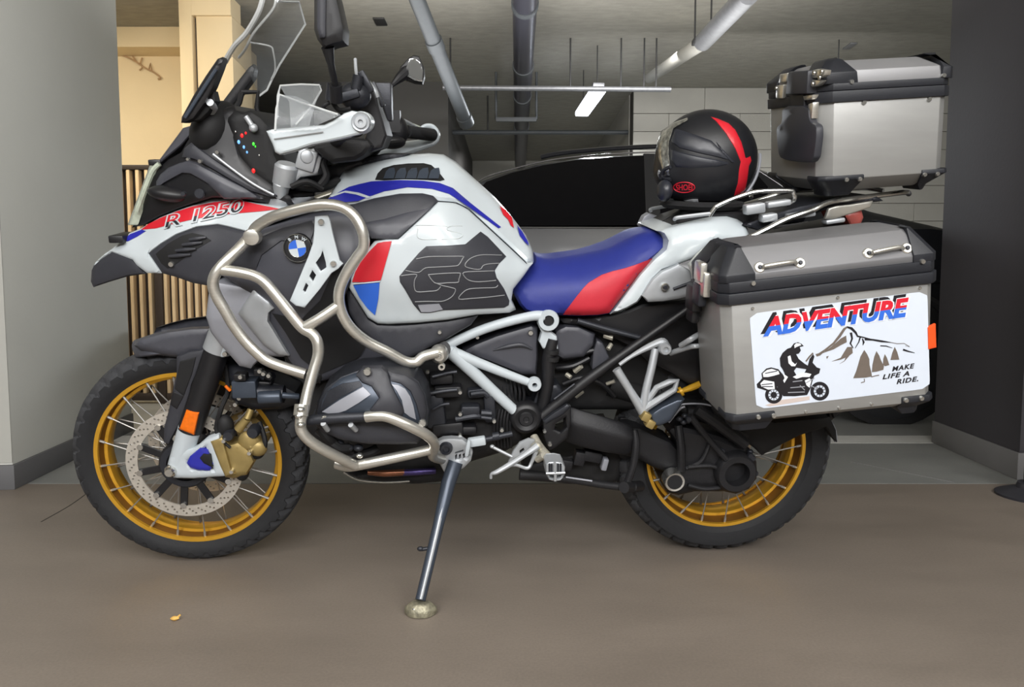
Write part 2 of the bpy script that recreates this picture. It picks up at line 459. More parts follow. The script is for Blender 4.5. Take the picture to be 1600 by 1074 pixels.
# beam along the top of the beige wall
S('trim_7', bx(-9, at(283, 200, yA).x+0.35, yA-0.25, yA, CEIL-0.16, CEIL), m_beige)
# pilaster with a dark reveal beside it
yP = yA-0.9
xp0, xp1, xp2, xp3 = [at(x, 150, yP).x for x in (283, 303, 308, 364)]
S('wall_pilaster', bx(xp0, xp1, yP, yP+1.4, 0, CEIL), m_beige, bevel=0.005)
S('trim_8', bx(xp1, xp2, yP+0.06, yP+0.42, 0, CEIL-0.14), m_seam)
S('trim_9', bx(xp1, xp3, yP, yP+0.2, CEIL-0.14, CEIL), m_beige)
S('wall_panel', bx(xp2, xp3, yP+0.02, yP+0.42, 0, CEIL-0.14), m_beige, bevel=0.004)
S('wall_centre', bx(xp3, at(700, 150, yC).x, yC, yC+0.2, 0, CEIL), m_dark)
XR = at(990, 150, yB).x
# block wall to the right with its courses built one by one
bw = empty('wall_back', Vector((XR, yB, 0))); bw['kind'] = 'structure'
add('mortar_bed', bx(XR+0.01, 6.5, yB+0.02, yB+0.3, 0, CEIL), m_seam, bw)
hb, wb = 0.19, 0.76
z = CEIL-0.30; rows = []
zz = CEIL; k = 0
blkmesh = {}
heights = [(CEIL-0.27, CEIL)] + [(CEIL-0.27-hb*(i+1)+0.0, CEIL-0.27-hb*i) for i in range(12)]
for i, (a, b_) in enumerate(heights):
    x = XR+0.0 - (wb*0.5 if i % 2 else 0)
    while x < 5.2:
        xa, xb = max(x, XR), min(x+wb, 5.4)
        if xb-xa > 0.08:
            key = (round(xb-xa, 3), round(b_-a, 3))
            if key not in blkmesh:
                o = add('block', bx(xa+0.002, xb-0.002, yB, yB+0.03, a+0.0025, b_-0.0025), m_block, bw, bevel=0.002, segs=1); blkmesh[key] = o
            else:
                o = blkmesh[key].copy(); COL.objects.link(o); o.parent = bw; o.location = Vector(((xa+xb)/2, yB+0.015, (a+b_)/2))-Vector((XR, yB, 0))
        x += wb
# deep recess in the middle, with its side wall and far wall
S('wall_recess_side', bx(XR, XR+0.2, yB+0.3, 13, 0, CEIL), m_block)
S('wall_recess_back', bx(-6, 3, 12.6, 12.8, 0, CEIL), m_block)
xm = at(700, 150, yC).x
S('wall_recess_left', bx(xm-0.2, xm, yC+0.2, 12.6, 0, CEIL), m_dark)
S('wall_side_right', bx(6.8, 7, -4.5, 13, 0, CEIL), m_front)
S('wall_side_left', bx(-7.2, -7, -4.5, 13, 0, CEIL), m_front)

# ---------------------------------------------------------------- slatted screen behind the left pillar
m_slat = mat('pale_timber_slat', (226, 200, 160), 0.6, var=0.15, scale=8, stretch=(8, 8, 0.6))
m_gap = mat('dark_bronze_metal', (58, 48, 42), 0.6, var=0.1)
YS = 4.9
sc = empty('slat_screen', Vector((at(260, 500, YS).x, YS, 0)), label='tall screen of pale upright timber slats beside the grey left pillar', cat='screen')
zt1, zt2 = at(190, 262, YS).z, at(250, 271, YS).z
xs0, xs1 = at(150, 300, YS).x, at(365, 300, YS).x
add('backing_board', bx(xs0, xs1, YS+0.035, YS+0.05, 0.05, zt1-0.01), m_gap, sc)
add('top_rail', bx(xs0, xs1, YS-0.02, YS+0.06, zt1-0.015, zt1+0.015), m_gap, sc, bevel=0.003)
add('bottom_rail', bx(xs0, xs1, YS-0.02, YS+0.06, 0.02, 0.07), m_gap, sc, bevel=0.003)
xp = at(249, 400, YS).x; add('post', bx(xp-0.025, xp+0.025, YS-0.03, YS+0.05, 0, zt1), m_gap, sc, bevel=0.003)
first = None
for px in (163, 179, 194, 209, 223, 237, 261, 273, 285, 297, 309, 320, 331, 342, 353):
    x = at(px, 480, YS).x
    if first is None: first = add('slat', bx(x-0.011, x+0.011, YS-0.015, YS+0.03, 0.06, zt1-0.015), m_slat, sc, bevel=0.002); fx = x
    else:
        o = first.copy(); COL.objects.link(o); o.parent = sc; o.location = first.location+Vector((x-fx, 0, 0))

# ---------------------------------------------------------------- pipes and conduits under the ceiling
m_pipe = mat('grey_drain_pipe', (72, 76, 79), 0.45, var=0.05)
m_pipe2 = mat('dark_drain_pipe', (52, 52, 60), 0.32, var=0.05)
m_zinc = mat('galvanised_steel', (136, 137, 140), 0.42, 0.6, var=0.1)
m_steel_dark = mat('dark_steel_rod', (52, 52, 52), 0.5, 0.3, var=0.1)
def wpt(px, py, Y): return at(px, py, Y)
def z_at(px, py, z): return ground(px, py, z)
# slanting light-grey pipe
a, b = z_at(648, -10, 2.62), z_at(728, 190, 2.05)
t = empty('drain_pipe', b, label='pale grey drain pipe slanting down towards the black car', cat='pipe')
add('pipe_run', MB().cyl(a, b, 0.052), m_pipe, t)
for s in (0.35, 0.985): p = a.lerp(b, s); d = (b-a).normalized(); add('collar', MB().cyl(p-d*0.04, p+d*0.04, 0.060), m_pipe, t)
# big dark pipe running straight away
a, b = z_at(824, -30, 2.68), z_at(812, 200, 2.68)
a = Vector((at(824, 0, 4.0).x, 4.0, 2.70)); b = Vector((at(814, 180, 11.0).x, 11.8, 2.70))
t = empty('large_pipe', a, label='thick dark pipe running away below the ceiling above the car', cat='pipe')
add('pipe_run', MB().cyl(a, b, 0.085), m_pipe2, t)
for yy in (5.2, 6.6, 7.6, 9.0):
    p = a.lerp(b, (yy-4.0)/(b.y-4.0)); add('pipe_clamp', MB().cyl(p-Vector((0, .03, 0)), p+Vector((0, .03, 0)), 0.094), m_pipe, t)
    add('hanger_rod', MB().cyl(p+Vector((0, 0, .08)), Vector((p.x, p.y, CEIL)), 0.008), m_steel_dark, t)
# diagonal pipe to the right
a = Vector((at(1170, -10, 4.2).x, 4.2, at(1170, -10, 4.2).z)); b = at(1098, 66, 5.2); c = at(1015, 122, 7.4)
t = empty('branch_pipe', b, label='steel pipe with a bright sheen slanting over the helmet and hanging on two rods', cat='pipe')
add('pipe_run', MB().tube([a, b], 0.06, 20, smooth=False), m_zinc, t)
add('pipe_run', MB().tube([b, c], 0.05, 20, smooth=False), m_block, t)
add('clamp', MB().box(b, (0.14, 0.06, 0.035)), m_steel_dark, t, bevel=0.004)
for dx in (-0.055, 0.055): add('hanger_rod', MB().cyl(b+Vector((dx, 0, 0)), Vector((b.x+dx, b.y, CEIL)), 0.006), m_steel_dark, t)
# conduits across the recess
a, b = at(692, 137, 6.5), at(1048, 140, 6.5)
t = empty('conduit', a, label='straight galvanised conduit across the dark recess, the upper one beside the lit tube', cat='conduit')
add('conduit_run', MB().cyl(a, b, 0.022), m_zinc, t)
for px, py in ((704, 40), (891, 55), (970, 97), (1006, 80), (1025, 80)):
    x = at(px, 137, 6.5).x; add('hanger_rod', MB().cyl(Vector((x, 6.5, a.z)), Vector((x, 6.5, CEIL)), 0.007), m_steel_dark, t)
a, b = at(694, 207, 8.4), at(988, 207, 8.4)
t = empty('conduit', a, label='lower and dimmer conduit line deep in the dark recess', cat='conduit')
add('conduit_run', MB().cyl(a, b, 0.025), m_pipe, t)
for px in (696, 762, 985):
    x = at(px, 137, 8.4).x; add('hanger_rod', MB().cyl(Vector((x, 8.4, a.z)), Vector((x, 8.4, CEIL)), 0.01), m_steel_dark, t)
a, b = at(775, 187, 7.5), at(838, 187, 7.5)
t = empty('pipe_trapeze', a, label='small grey trapeze bracket under the thick dark pipe', cat='bracket')
add('cross_bar', MB().box((a+b)/2, (b.x-a.x, 0.04, 0.04)), m_pipe, t)
for p in (a, b): add('hanger_rod', MB().cyl(p, Vector((p.x, p.y, CEIL)), 0.012), m_pipe, t)
# flat vents and a ceiling slot
for i, (px, py, lab) in enumerate(((594, 34, 'small dark slot vent in the ceiling left of the slanting pipe'), (1328, 72, 'small pale ceiling bracket over the top case'))):
    p = ground(px, py, CEIL-0.006)
    o = add('ceiling_plate', MB().box(p, (0.09 if i == 0 else 0.06, 0.16, 0.012)), m_steel_dark if i == 0 else m_zinc, bevel=0.002); tag(o, lab, 'vent' if i == 0 else 'bracket')
p = ground(1311, 62, CEIL); o = add('hanger_rod', MB().cyl(p, p-Vector((0, 0, .16)), 0.005), m_steel_dark); tag(o, 'thin dark rod hanging from the ceiling above the top case', 'rod')
# lit tube
m_tube = mat('lit_diffuser', (240, 245, 255), 0.5, var=0, emit=(235, 242, 255), es=9)
pn, pf = at(936, 139, 6.6), at(909, 178, 7.7)
zt = pn.z; pf = ground(909, 178, zt)
t = empty('tube_lamp', (pn+pf)/2, label='lit white tube lamp hanging over the black car', cat='lamp')
d = (pf-pn); mid = (pf+pn)/2; L = d.length; R = Matrix.Rotation(math.atan2(-d.x, d.y), 3, 'Z')
add('diffuser', MB().box(mid, (0.13, L, 0.05), R), m_tube, t, bevel=0.01)
add('housing', MB().box(mid+Vector((0, 0, .04)), (0.10, L*0.98, 0.035), R), m_zinc, t, bevel=0.004)
for s in (0.1, 0.9): p = pn.lerp(pf, s); add('hanger_rod', MB().cyl(p+Vector((0, 0, .05)), Vector((p.x, p.y, CEIL)), 0.005), m_steel_dark, t)
# cable run on the beige wall
m_cable = mat('brown_cable', (170, 140, 104), 0.7, var=0.1)
yw = yA-0.02
t = empty('wall_cable', at(240, 110, yw), label='thin brown cable with hooked ends fixed on the beige wall', cat='cable')
add('cable_run', MB().tube([at(180, 84, yw), at(196, 88, yw), at(213, 97, yw), at(228, 107, yw), at(240, 113, yw), at(250, 121, yw), at(247, 124, yw)], 0.008, 6), m_cable, t)
add('cable_run', MB().tube([at(178, 78, yw), at(192, 82, yw), at(206, 87, yw), at(214, 98, yw), at(222, 104, yw), at(218, 110, yw)], 0.006, 6), m_cable, t)
for q in ([(219, 99), (222, 90)], [(232, 110), (235, 99), (237, 111)]):
    add('cable_hook', MB().tube([at(x, y, yw) for x, y in q], 0.006, 6, smooth=False), m_cable, t)
# post with flared foot at the right edge
m_post = mat('black_post_paint', (44, 44, 50), 0.45, var=0.08)
g = ground(1616, 776)
t = empty('guard_post', g, label='black round post with a flared foot in front of the right pillar', cat='post')
add('foot', MB().lathe([(0.0, 0), (0.125, 0), (0.125, 0.008), (0.10, 0.018), (0.06, 0.032), (0.054, 0.05), (0, 0.05)], g, (0, 0, 1), 40), m_post, t)
add('pole', MB().cyl(g+Vector((0.02, 0, 0.03)), g+Vector((0.02, 0, CEIL-0.0)), 0.052, segs=32), m_post, t)
# crumb
m_crumb = mat('yellow_brown_crumb', (214, 170, 90), 0.7, var=0.2, scale=200)
g = ground(273, 970); o = add('leaf_scrap', MB().ell(g+Vector((0, 0, .005)), (0.011, 0.008, 0.006), nu=9, nv=6, power=1.4).tube([g+Vector((.004, 0, .006)), g+Vector((.012, .004, .012))], 0.0025, 6), m_crumb)
tag(o, 'small yellow-brown leaf scrap alone on the brown floor below the front wheel', 'leaf')
# ================================================================= the motorcycle
m_white = mat('white_body_paint', (188, 196, 200), 0.32, var=0.015, scale=3, coat=0.4)
m_white2 = mat('white_frame_paint', (182, 190, 195), 0.45, var=0.03, scale=20)
m_red = mat('red_paint', (196, 30, 44), 0.35, var=0.04, scale=20, coat=0.3)
m_blue = mat('blue_paint', (36, 40, 150), 0.35, var=0.04, scale=20, coat=0.3)
m_blue2 = mat('bright_blue_paint', (44, 96, 196), 0.4, var=0.03)
m_grey = mat('dark_grey_plastic', (50, 51, 57), 0.5, var=0.04, scale=40, bump=0.10, bscale=500)
m_grey2 = mat('satin_anthracite_plastic', (66, 67, 74), 0.42, var=0.04, scale=30)
m_black = mat('black_plastic', (23, 23, 26), 0.45, var=0.08, scale=40)
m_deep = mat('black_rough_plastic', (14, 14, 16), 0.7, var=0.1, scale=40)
m_rubber = mat('tyre_rubber', (26, 27, 30), 0.72, var=0.08, scale=60, bump=0.15, bscale=300)
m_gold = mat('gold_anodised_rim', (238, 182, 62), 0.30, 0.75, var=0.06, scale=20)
m_gold_shade = mat('shaded_rim_gold', (128, 88, 34), 0.5, 0.5, var=0.12, scale=20)  # same gold as the lips, with the shade of the well put into the colour
m_brass = mat('gold_brown_caliper', (158, 138, 88), 0.45, 0.5, var=0.12, scale=40)
m_cream = mat('cream_grey_metal', (186, 182, 168), 0.4, 0.5, var=0.08)
m_dust = mat('dusty_tread_rubber', (54, 55, 58), 0.85, var=0.16, scale=50, bump=0.2, bscale=250)
m_violet = mat('violet_heat_tint', (70, 60, 108), 0.3, 0.7, var=0.4, scale=14)
m_steel = mat('brushed_stainless_tube', (210, 208, 200), 0.30, 0.82, var=0.06, scale=20, stretch=(1, 1, 12))
m_chrome = mat('bright_steel', (214, 214, 210), 0.18, 0.95, var=0.04)
m_disc = mat('brake_disc_steel', (196, 190, 180), 0.42, 0.5, var=0.06, scale=60)
m_silver = mat('silver_cast_metal', (176, 180, 184), 0.42, 0.45, var=0.05, scale=30)
m_silvp = mat('silver_grey_plastic', (152, 154, 162), 0.42, 0.15, var=0.03)
m_engine = mat('engine_grey_casting', (46, 48, 54), 0.42, 0.35, var=0.10, scale=40, bump=0.12, bscale=300)
m_cover = mat('blue_grey_head_cover', (66, 74, 86), 0.35, 0.35, var=0.04)
m_drive = mat('dirty_black_casting', (31, 31, 34), 0.55, 0.2, var=0.22, scale=12, bump=0.15, bscale=200)
m_seatb = mat('blue_seat_vinyl', (30, 42, 122), 0.55, var=0.03, scale=60, bump=0.12, bscale=700)
m_seatr = mat('red_seat_vinyl', (186, 36, 52), 0.55, var=0.03, scale=60, bump=0.12, bscale=700)
m_orange = mat('orange_reflector', (226, 108, 14), 0.25, var=0.1, scale=120)
m_glass = mat('clear_screen_plastic', (150, 155, 158), 0.08, var=0, alpha=0.22)
m_edge = mat('bright_plastic_edge', (205, 208, 208), 0.15, var=0, alpha=0.75)
m_yellow = mat('yellow_spring_steel', (222, 170, 40), 0.4, 0.2, var=0.05)
m_exh = mat('heat_tinted_exhaust', (128, 84, 62), 0.3, 0.8, var=0.6, scale=12)
m_lens = mat('pale_lamp_lens', (176, 184, 168), 0.25, var=0.2, scale=60, coat=0.3)
m_mirror = mat('mirror_glass', (170, 172, 172), 0.12, 0.8, var=0.0)
m_spoke = mat('dull_spoke_steel', (158, 156, 152), 0.45, 0.6, var=0.04)
m_screw = mat('zinc_screw', (190, 190, 186), 0.25, 0.9, var=0.05)
m_redlamp = mat('red_lens', (190, 96, 88), 0.3, var=0.1)
m_refl_r = mat('red_reflection', (230, 30, 30), 0.3, var=0, emit=(255, 30, 30), es=1.5)  # glowing colours stand in for reflections on the instrument pod
m_refl_g = mat('green_reflection', (60, 230, 50), 0.3, var=0, emit=(70, 255, 60), es=1.2)
m_refl_b = mat('blue_reflection', (90, 150, 235), 0.3, var=0, emit=(120, 180, 255), es=0.9)
m_line_l = mat('light_line_print', (138, 140, 142), 0.5, var=0)
m_ghost = mat('embossed_white', (190, 197, 199), 0.4, var=0)

bike = empty('motorcycle', Vector((WB/2, 0, 0)), BIKE, 'white, blue and red adventure motorcycle with gold spoked wheels leaning on its side stand', 'motorcycle')
def part(name, mb, m, parent=None, **k): return add(name, mb, m, parent or bike, **k)
def bolt(px, py, w, r=0.006, parent=None, m=None, h=0.006, name='bolt'):
    p = P(px, py, w); return add(name, MB().lathe([(0, h), (r*0.8, h), (r, h*0.6), (r, -0.004), (0, -0.004)], p, (0, -1, 0), 14), m or m_screw, parent or bike)

# ---------------------------------------------------------------- wheels
def tyre_mb(R, hw, rim, segs=252, depth=0.010, blocks=42, tread_only=False):
    half = [(hw*0.80, rim), (hw*0.93, rim+0.010), (hw*1.0, rim+(R-rim)*0.42), (hw*0.99, rim+(R-rim)*0.58), (hw*0.93, R-0.027), (hw*0.84, R-0.0185), (hw*0.70, R-0.0105), (hw*0.54, R-0.006), (hw*0.38, R-0.003), (hw*0.2, R-0.001), (0, R)]
    prof = [(-a, r) for a, r in half] + [(a, r) for a, r in reversed(half[:-1])]
    inner = [(hw*0.78, rim-0.004), (-hw*0.78, rim-0.004)]
    full = prof + inner; n = len(full); vs = []; fs = []
    for k in range(segs):
        a = 2*math.pi*k/segs
        for i, (ww, r) in enumerate(full):
            rr = r
            if i < len(prof):
                t = abs(ww)/hw; ph = (k/segs*blocks + t*1.1*(1 if ww > 0 else 1)) % 1.0
                tread = r > R-0.030
                if tread and ph < 0.26 and t > 0.12: rr -= depth
                if tread and 0.12 <= t < 0.3 and i in (8, 12): rr -= depth*0.6
            vs.append((math.cos(a)*rr, ww, math.sin(a)*rr))
    for k in range(segs):
        k2 = (k+1) % segs
        for i in range(n):
            j = (i+1) % n
            if (4 <= i <= len(prof)-6) == tread_only: fs.append((k*n+i, k2*n+i, k2*n+j, k*n+j))
    return MB().add([Vector(v) for v in vs], fs)
def shift(mb, c): mb.v = [v+c for v in mb.v]; return mb
def rim_mb(rr, hw, part_):
    if part_ == 'lip':
        pr = [(rr+0.008, hw), (rr+0.004, hw+0.004), (rr-0.006, hw+0.003), (rr-0.007, hw-0.004), (rr+0.004, hw-0.006)]
        m = MB().lathe(pr, (0, 0, 0), (0, 1, 0), 96, closed=True); m.lathe([(r, -h) for r, h in pr], (0, 0, 0), (0, 1, 0), 96, closed=True)
        k = hw*0.34; m.lathe([(rr-0.010, -k-.005), (rr-0.019, -k-.003), (rr-0.021, -k), (rr-0.021, k), (rr-0.019, k+.003), (rr-0.010, k+.005)], (0, 0, 0), (0, 1, 0), 96, closed=True)
        return m
    k = hw*0.34+0.003
    return MB().lathe([(rr-.003, hw-.003), (rr-.006, k+.014), (rr-.012, k), (rr-.012, -k), (rr-.006, -k-.014), (rr-.003, -hw+.003), (rr+.004, -hw+.003), (rr+.001, 0), (rr+.004, hw-.003)], (0, 0, 0), (0, 1, 0), 96, closed=True)
def wheel(cx, R, hw, rim, rimw, hubr, hubw, name, label, nsp, disc=None):
    c = Vector((cx, 0, R))
    wh = part(name, shift(MB().lathe([(0.018, -hubw), (hubr, -hubw), (hubr, -hubw+0.012), (hubr*0.55, -hubw+0.03), (hubr*0.55, hubw-0.03), (hubr, hubw-0.012), (hubr, hubw), (0.018, hubw)], segs=40, closed=True), c), m_engine, origin=c, label=label)
    add('tyre_sidewalls', shift(tyre_mb(R, hw, rim+0.006), c), m_rubber, wh, origin=c, ang=28, keep=True)
    add('tyre_tread', shift(tyre_mb(R, hw, rim+0.006, tread_only=True), c), m_dust, wh, origin=c, ang=28)
    add('rim', shift(rim_mb(rim, rimw, 'lip'), c), m_gold, wh, origin=c)
    add('rim_well', shift(rim_mb(rim, rimw, 'well'), c), m_gold_shade, wh, origin=c)
    protos = {}
    for k in range(nsp):
        side = 1 if k % 2 else -1; lead = 1 if (k//2) % 2 else -1
        a = 2*math.pi*(k+0.5)/nsp; a2 = a+lead*0.62
        key = (side, lead)
        if key not in protos:
            p1 = c+Vector((math.cos(a)*(rim-0.005), side*(rimw-0.006), math.sin(a)*(rim-0.005)))
            p0 = c+Vector((math.cos(a2)*hubr*0.92, side*(hubw-0.008), math.sin(a2)*hubr*0.92))
            d = (p1-p0).normalized()
            o = add('spoke', MB().cyl(p0, p1, 0.0019, segs=6).cyl(p1-d*0.016, p1+d*0.002, 0.0036, segs=8), m_spoke, wh, origin=c); protos[key] = (o, a)
        else:
            s_, a0 = protos[key]; o = s_.copy(); COL.objects.link(o); o.parent = wh; o.rotation_euler = (0, -(a-a0), 0)
    return wh, c
FR, RR = 0.313, 0.315
fw, fc = wheel(0.0, FR, 0.060, 0.243, 0.044, 0.036, 0.062, 'front_wheel', None, 40)
rw, rc = wheel(WB, RR, 0.084, 0.226, 0.062, 0.045, 0.07, 'rear_wheel', None, 40)
# brake discs with drilled holes, floating carriers
def disc(c, w, r1, r0, parent, th=0.005):
    n = 96; vs = []; fs = []
    ring = []
    pl = circ(0, 0, r1*1000, 72); holes = [circ(0, 0, r0*1000, 60)]
    for k in range(36):
        a = 2*math.pi*k/36
        for j, rr in enumerate((r0+0.010, (r0+r1)/2+0.001, r1-0.008)):
            b = a+j*0.055; holes.append(circ(math.cos(b)*rr*1000, math.sin(b)*rr*1000, 2.9, 8))
    fn = lambda x, y, ww: Vector((c.x+x/1000, -ww, c.z+y/1000))
    return add('brake_disc', panel(pl, w, thick=th, edge=0, drop=0, g=12, fn=fn, holes=holes), m_disc, parent, smooth=False)
for sgn in (1, -1):
    disc(fc, sgn*0.074+0.0025, 0.1525, 0.122, fw)
    mb = MB()
    mb.lathe([(0.032, 0.006), (0.068, 0.006), (0.068, -0.002), (0.032, -0.002)], fc+Vector((0, -sgn*0.070, 0)), (0, -1, 0), 48, closed=True)
    for k in range(10):
        a = 2*math.pi*(k+0.3)/10; e = Vector((math.cos(a), 0, math.sin(a))); q = fc+e*0.095+Vector((0, -sgn*0.073, 0))
        mb.box(q, (0.060, 0.005, 0.020), Matrix.Rotation(-a, 3, 'Y'))
    add('disc_carrier', mb, m_black, fw, bevel=0.001, segs=1)
    mb = MB()
    for k in range(10):
        a = 2*math.pi*(k+0.3)/10; e = Vector((math.cos(a), 0, math.sin(a))); q = fc+e*0.121
        mb.cyl(q+Vector((0, -sgn*0.070, 0)), q+Vector((0, -sgn*0.080, 0)), 0.008, segs=14)
    add('disc_bobbins', mb, m_chrome, fw)
disc(rc, -0.078, 0.138, 0.108, rw)
add('sensor_ring', MB().lathe([(0.046, 0.0), (0.062, 0.0), (0.062, 0.003), (0.046, 0.003)], fc+Vector((0, -0.080, 0)), (0, -1, 0), 48, closed=True), m_engine, fw)

# ---------------------------------------------------------------- front fork, mudguard, calipers
def strut(name, p0, p1, r0, r1, m, parent=None, **k): return part(name, MB().cyl(P(*p0), P(*p1), r0, r1), m, parent, **k)
WF = 0.105
fork = strut('fork_leg', (344, 532, WF), (297, 672, WF), 0.0305, 0.0305, m_black)
add('fork_tube', MB().cyl(P(297, 668, WF), P(278, 730, WF), 0.029, 0.026), m_white2, fork)
q = [(P(344, 532, -WF)), P(297, 672, -WF), P(278, 730, -WF)]
f2 = part('fork_leg', MB().cyl(P(344, 532, WF)*1, P(297, 672, WF)*1, 0.0305).mirror(), m_black)
add('fork_tube', MB().cyl(P(297, 668, WF), P(278, 730, WF), 0.029, 0.026).mirror(), m_white2, f2)
# upper stanchions up to the triple clamp
for sgn in (1, -1):
    a, b = P(344, 532, WF), P(446, 265, WF); 
    mb = MB().cyl(a, b, 0.0225)
    part('stanchion', mb if sgn > 0 else mb.mirror(), m_chrome)
part('fork_cap', MB().cyl(P(349, 520, WF), P(339, 548, WF), 0.035), m_silver, mirror=True)
part('fork_clamp', plate([(327, 536), (334, 520), (346, 524), (359, 548), (357, 558), (346, 560), (325, 548)], WF+0.030, 0.05), m_white2, bevel=0.006, mirror=True)
bolt(352, 553, WF+0.031, 0.007)
part('fork_reflector', panel([(291, 641), (311, 645), (303, 680), (280, 671)], WF+0.034, thick=0.012, edge=3, drop=0.004), m_orange, label='orange reflector on the fork leg')
# fork foot bracket (white triangle) and blue cover
foot = [(261, 738), (266, 716), (283, 704), (306, 700), (322, 686), (342, 679), (347, 694), (352, 716), (364, 738), (352, 744), (300, 748), (272, 747)]
ff = part('fork_foot', panel(foot, WF+0.026, thick=0.024, edge=6, drop=0.006, holes=[[(322, 698), (334, 734), (302, 733), (293, 720)]]), m_white2)
add('axle_end', MB().lathe([(0, 0.012), (0.010, 0.012), (0.013, 0.007), (0.016, 0.0), (0.016, -0.02), (0, -0.02)], P(266, 737, WF+0.028), (0, -1, 0), 24), m_chrome, ff)
part('fork_foot', panel(foot, WF+0.026, thick=0.024, edge=6, drop=0.006).mirror(), m_white2)
part('sensor_cover', panel([(321, 693), (337, 736), (300, 735), (289, 720)], WF+0.030, thick=0.014, edge=5, drop=0.004, soft=1), m_blue, label='blue triangular cover on the fork foot')
part('cover_insert', panel([(318, 709), (329, 711), (332, 731), (318, 724), (312, 716)], WF+0.033, thick=0.008, edge=2, drop=0.002), m_deep)
part('axle', MB().cyl(P(266, 737, WF+0.01), P(266, 737, WF+0.01)*1+Vector((0, 2*WF+0.02, 0)), 0.012), m_chrome)
# caliper: body, bridge, bolts
def caliper(mir):
    def A(name, mb, m, par, **k):
        return add(name, mb.mirror() if mir else mb, m, par, **k)
    body = [(330, 688), (350, 679), (360, 694), (372, 690), (392, 706), (398, 722), (386, 742), (366, 748), (352, 746), (342, 720)]
    c = A('brake_caliper', panel(body, WF+0.018, thick=0.050, edge=8, drop=0.012), m_brass, bike)
    A('caliper_arm', panel([(329, 690), (347, 684), (361, 735), (368, 741), (352, 745), (344, 728)], WF+0.030, thick=0.02, edge=3, drop=0.004), m_brass, c)
    A('caliper_arm', MB().cyl(P(372, 672, WF), P(386, 655, WF), 0.011).cyl(P(386, 655, WF), P(392, 640, WF-0.01), 0.009).ell(P(390, 690, WF), (0.03, 0.016, 0.03)).ell(P(402, 700, WF), (0.026, 0.016, 0.024)), m_brass, c)
    A('caliper_piston', MB().lathe([(0, .012), (0.013, .012), (0.016, 0.006), (0.016, -0.02), (0, -0.02)], P(396, 675, WF+0.012), (0, -1, 0), 20).lathe([(0, .012), (0.012, .012), (0.014, 0.006), (0.014, -0.02), (0, -0.02)], P(358, 680, WF+0.012), (0, -1, 0), 20), m_engine, c)
    A('brake_hose', MB().tube([P(352, 690, WF), P(338, 672, WF), P(345, 640, WF), P(356, 610, WF-0.02), P(352, 570, WF-0.03)], 0.006, 8).tube([P(392, 715, WF), P(408, 708, WF), P(414, 690, WF), P(405, 660, WF-0.02)], 0.007, 8).tube([P(360, 700, WF+.02), P(345, 690, WF+.02), P(330, 700, WF+.02)], 0.004, 8), m_deep, c)
    A('caliper_block', MB().ell(P(352, 665, WF-0.005), (0.022, 0.02, 0.03)).ell(P(402, 705, WF-0.01), (0.02, 0.02, 0.022)).ell(P(378, 735, WF-.01), (0.02, 0.02, 0.03)), m_deep, c)
    for p in ((350, 689), (362, 737), (390, 708)): A('bolt', MB().lathe([(0, .006), (0.005, .006), (0.0065, 0), (0.0065, -.01), (0, -.01)], P(p[0], p[1], WF+0.026), (0, -1, 0), 12), m_chrome, c)
caliper(False); caliper(True)
# mudguard: a shell bent round the tyre, with side blades
def guard(c, R, a0, a1, hw, n=26, m_=8, th=0.004, name='mudguard', mat_=None, flare=0.0):
    out = []; inn = []
    for i in range(n+1):
        a = a0+(a1-a0)*i/n; e = Vector((math.cos(a), 0, math.sin(a)))
        ww = hw*(1 - flare*(1-min(1, (i/n)*3))**2)
        ro = []; ri = []
        for j in range(m_+1):
            t = -1+2*j/m_; y = ww*math.sin(t*math.pi/2); dr = 0.036*(1-math.cos(t*math.pi/2)**0.8)
            ro.append(c+e*(R-dr)+Vector((0, y, 0))); ri.append(c+e*(R-dr-th)+Vector((0, y*0.96, 0)))
        out.append(ro); inn.append(ri)
    rings = [o+list(reversed(i)) for o, i in zip(out, inn)]
    return MB().loft(rings)
mg = part('front_mudguard', guard(fc, FR+0.034, math.radians(111), math.radians(70), 0.082, flare=0.55), m_grey2)
WG = 0.094
add('mudguard_blade', panel([(209, 540), (214, 531), (235, 524), (262, 517), (300, 512), (331, 511), (333, 518), (322, 545), (318, 556), (300, 553), (276, 559), (245, 555), (220, 548)], lambda x, y: 0.088-0.0*x, thick=0.008, edge=10, drop=0.02), m_grey2, mg, mirror=True)
add('mudguard_stay', panel([(276, 557), (297, 549), (319, 546), (317, 562), (300, 602), (292, 640), (276, 672), (264, 694), (256, 692), (256, 670), (264, 640), (270, 610), (276, 585)], 0.098, thick=0.009, edge=6, drop=0.006), m_grey, mg, mirror=True)
add('stay_inset', panel([(281, 565), (306, 558), (300, 584), (287, 619), (273, 608)], 0.1005, thick=0.004, edge=2, drop=0.001), m_deep, mg, mirror=True)
add('stay_inset', panel([(270, 612), (287, 619), (276, 640), (266, 632)], 0.1005, thick=0.004, edge=2, drop=0.001), m_black, mg, mirror=True)
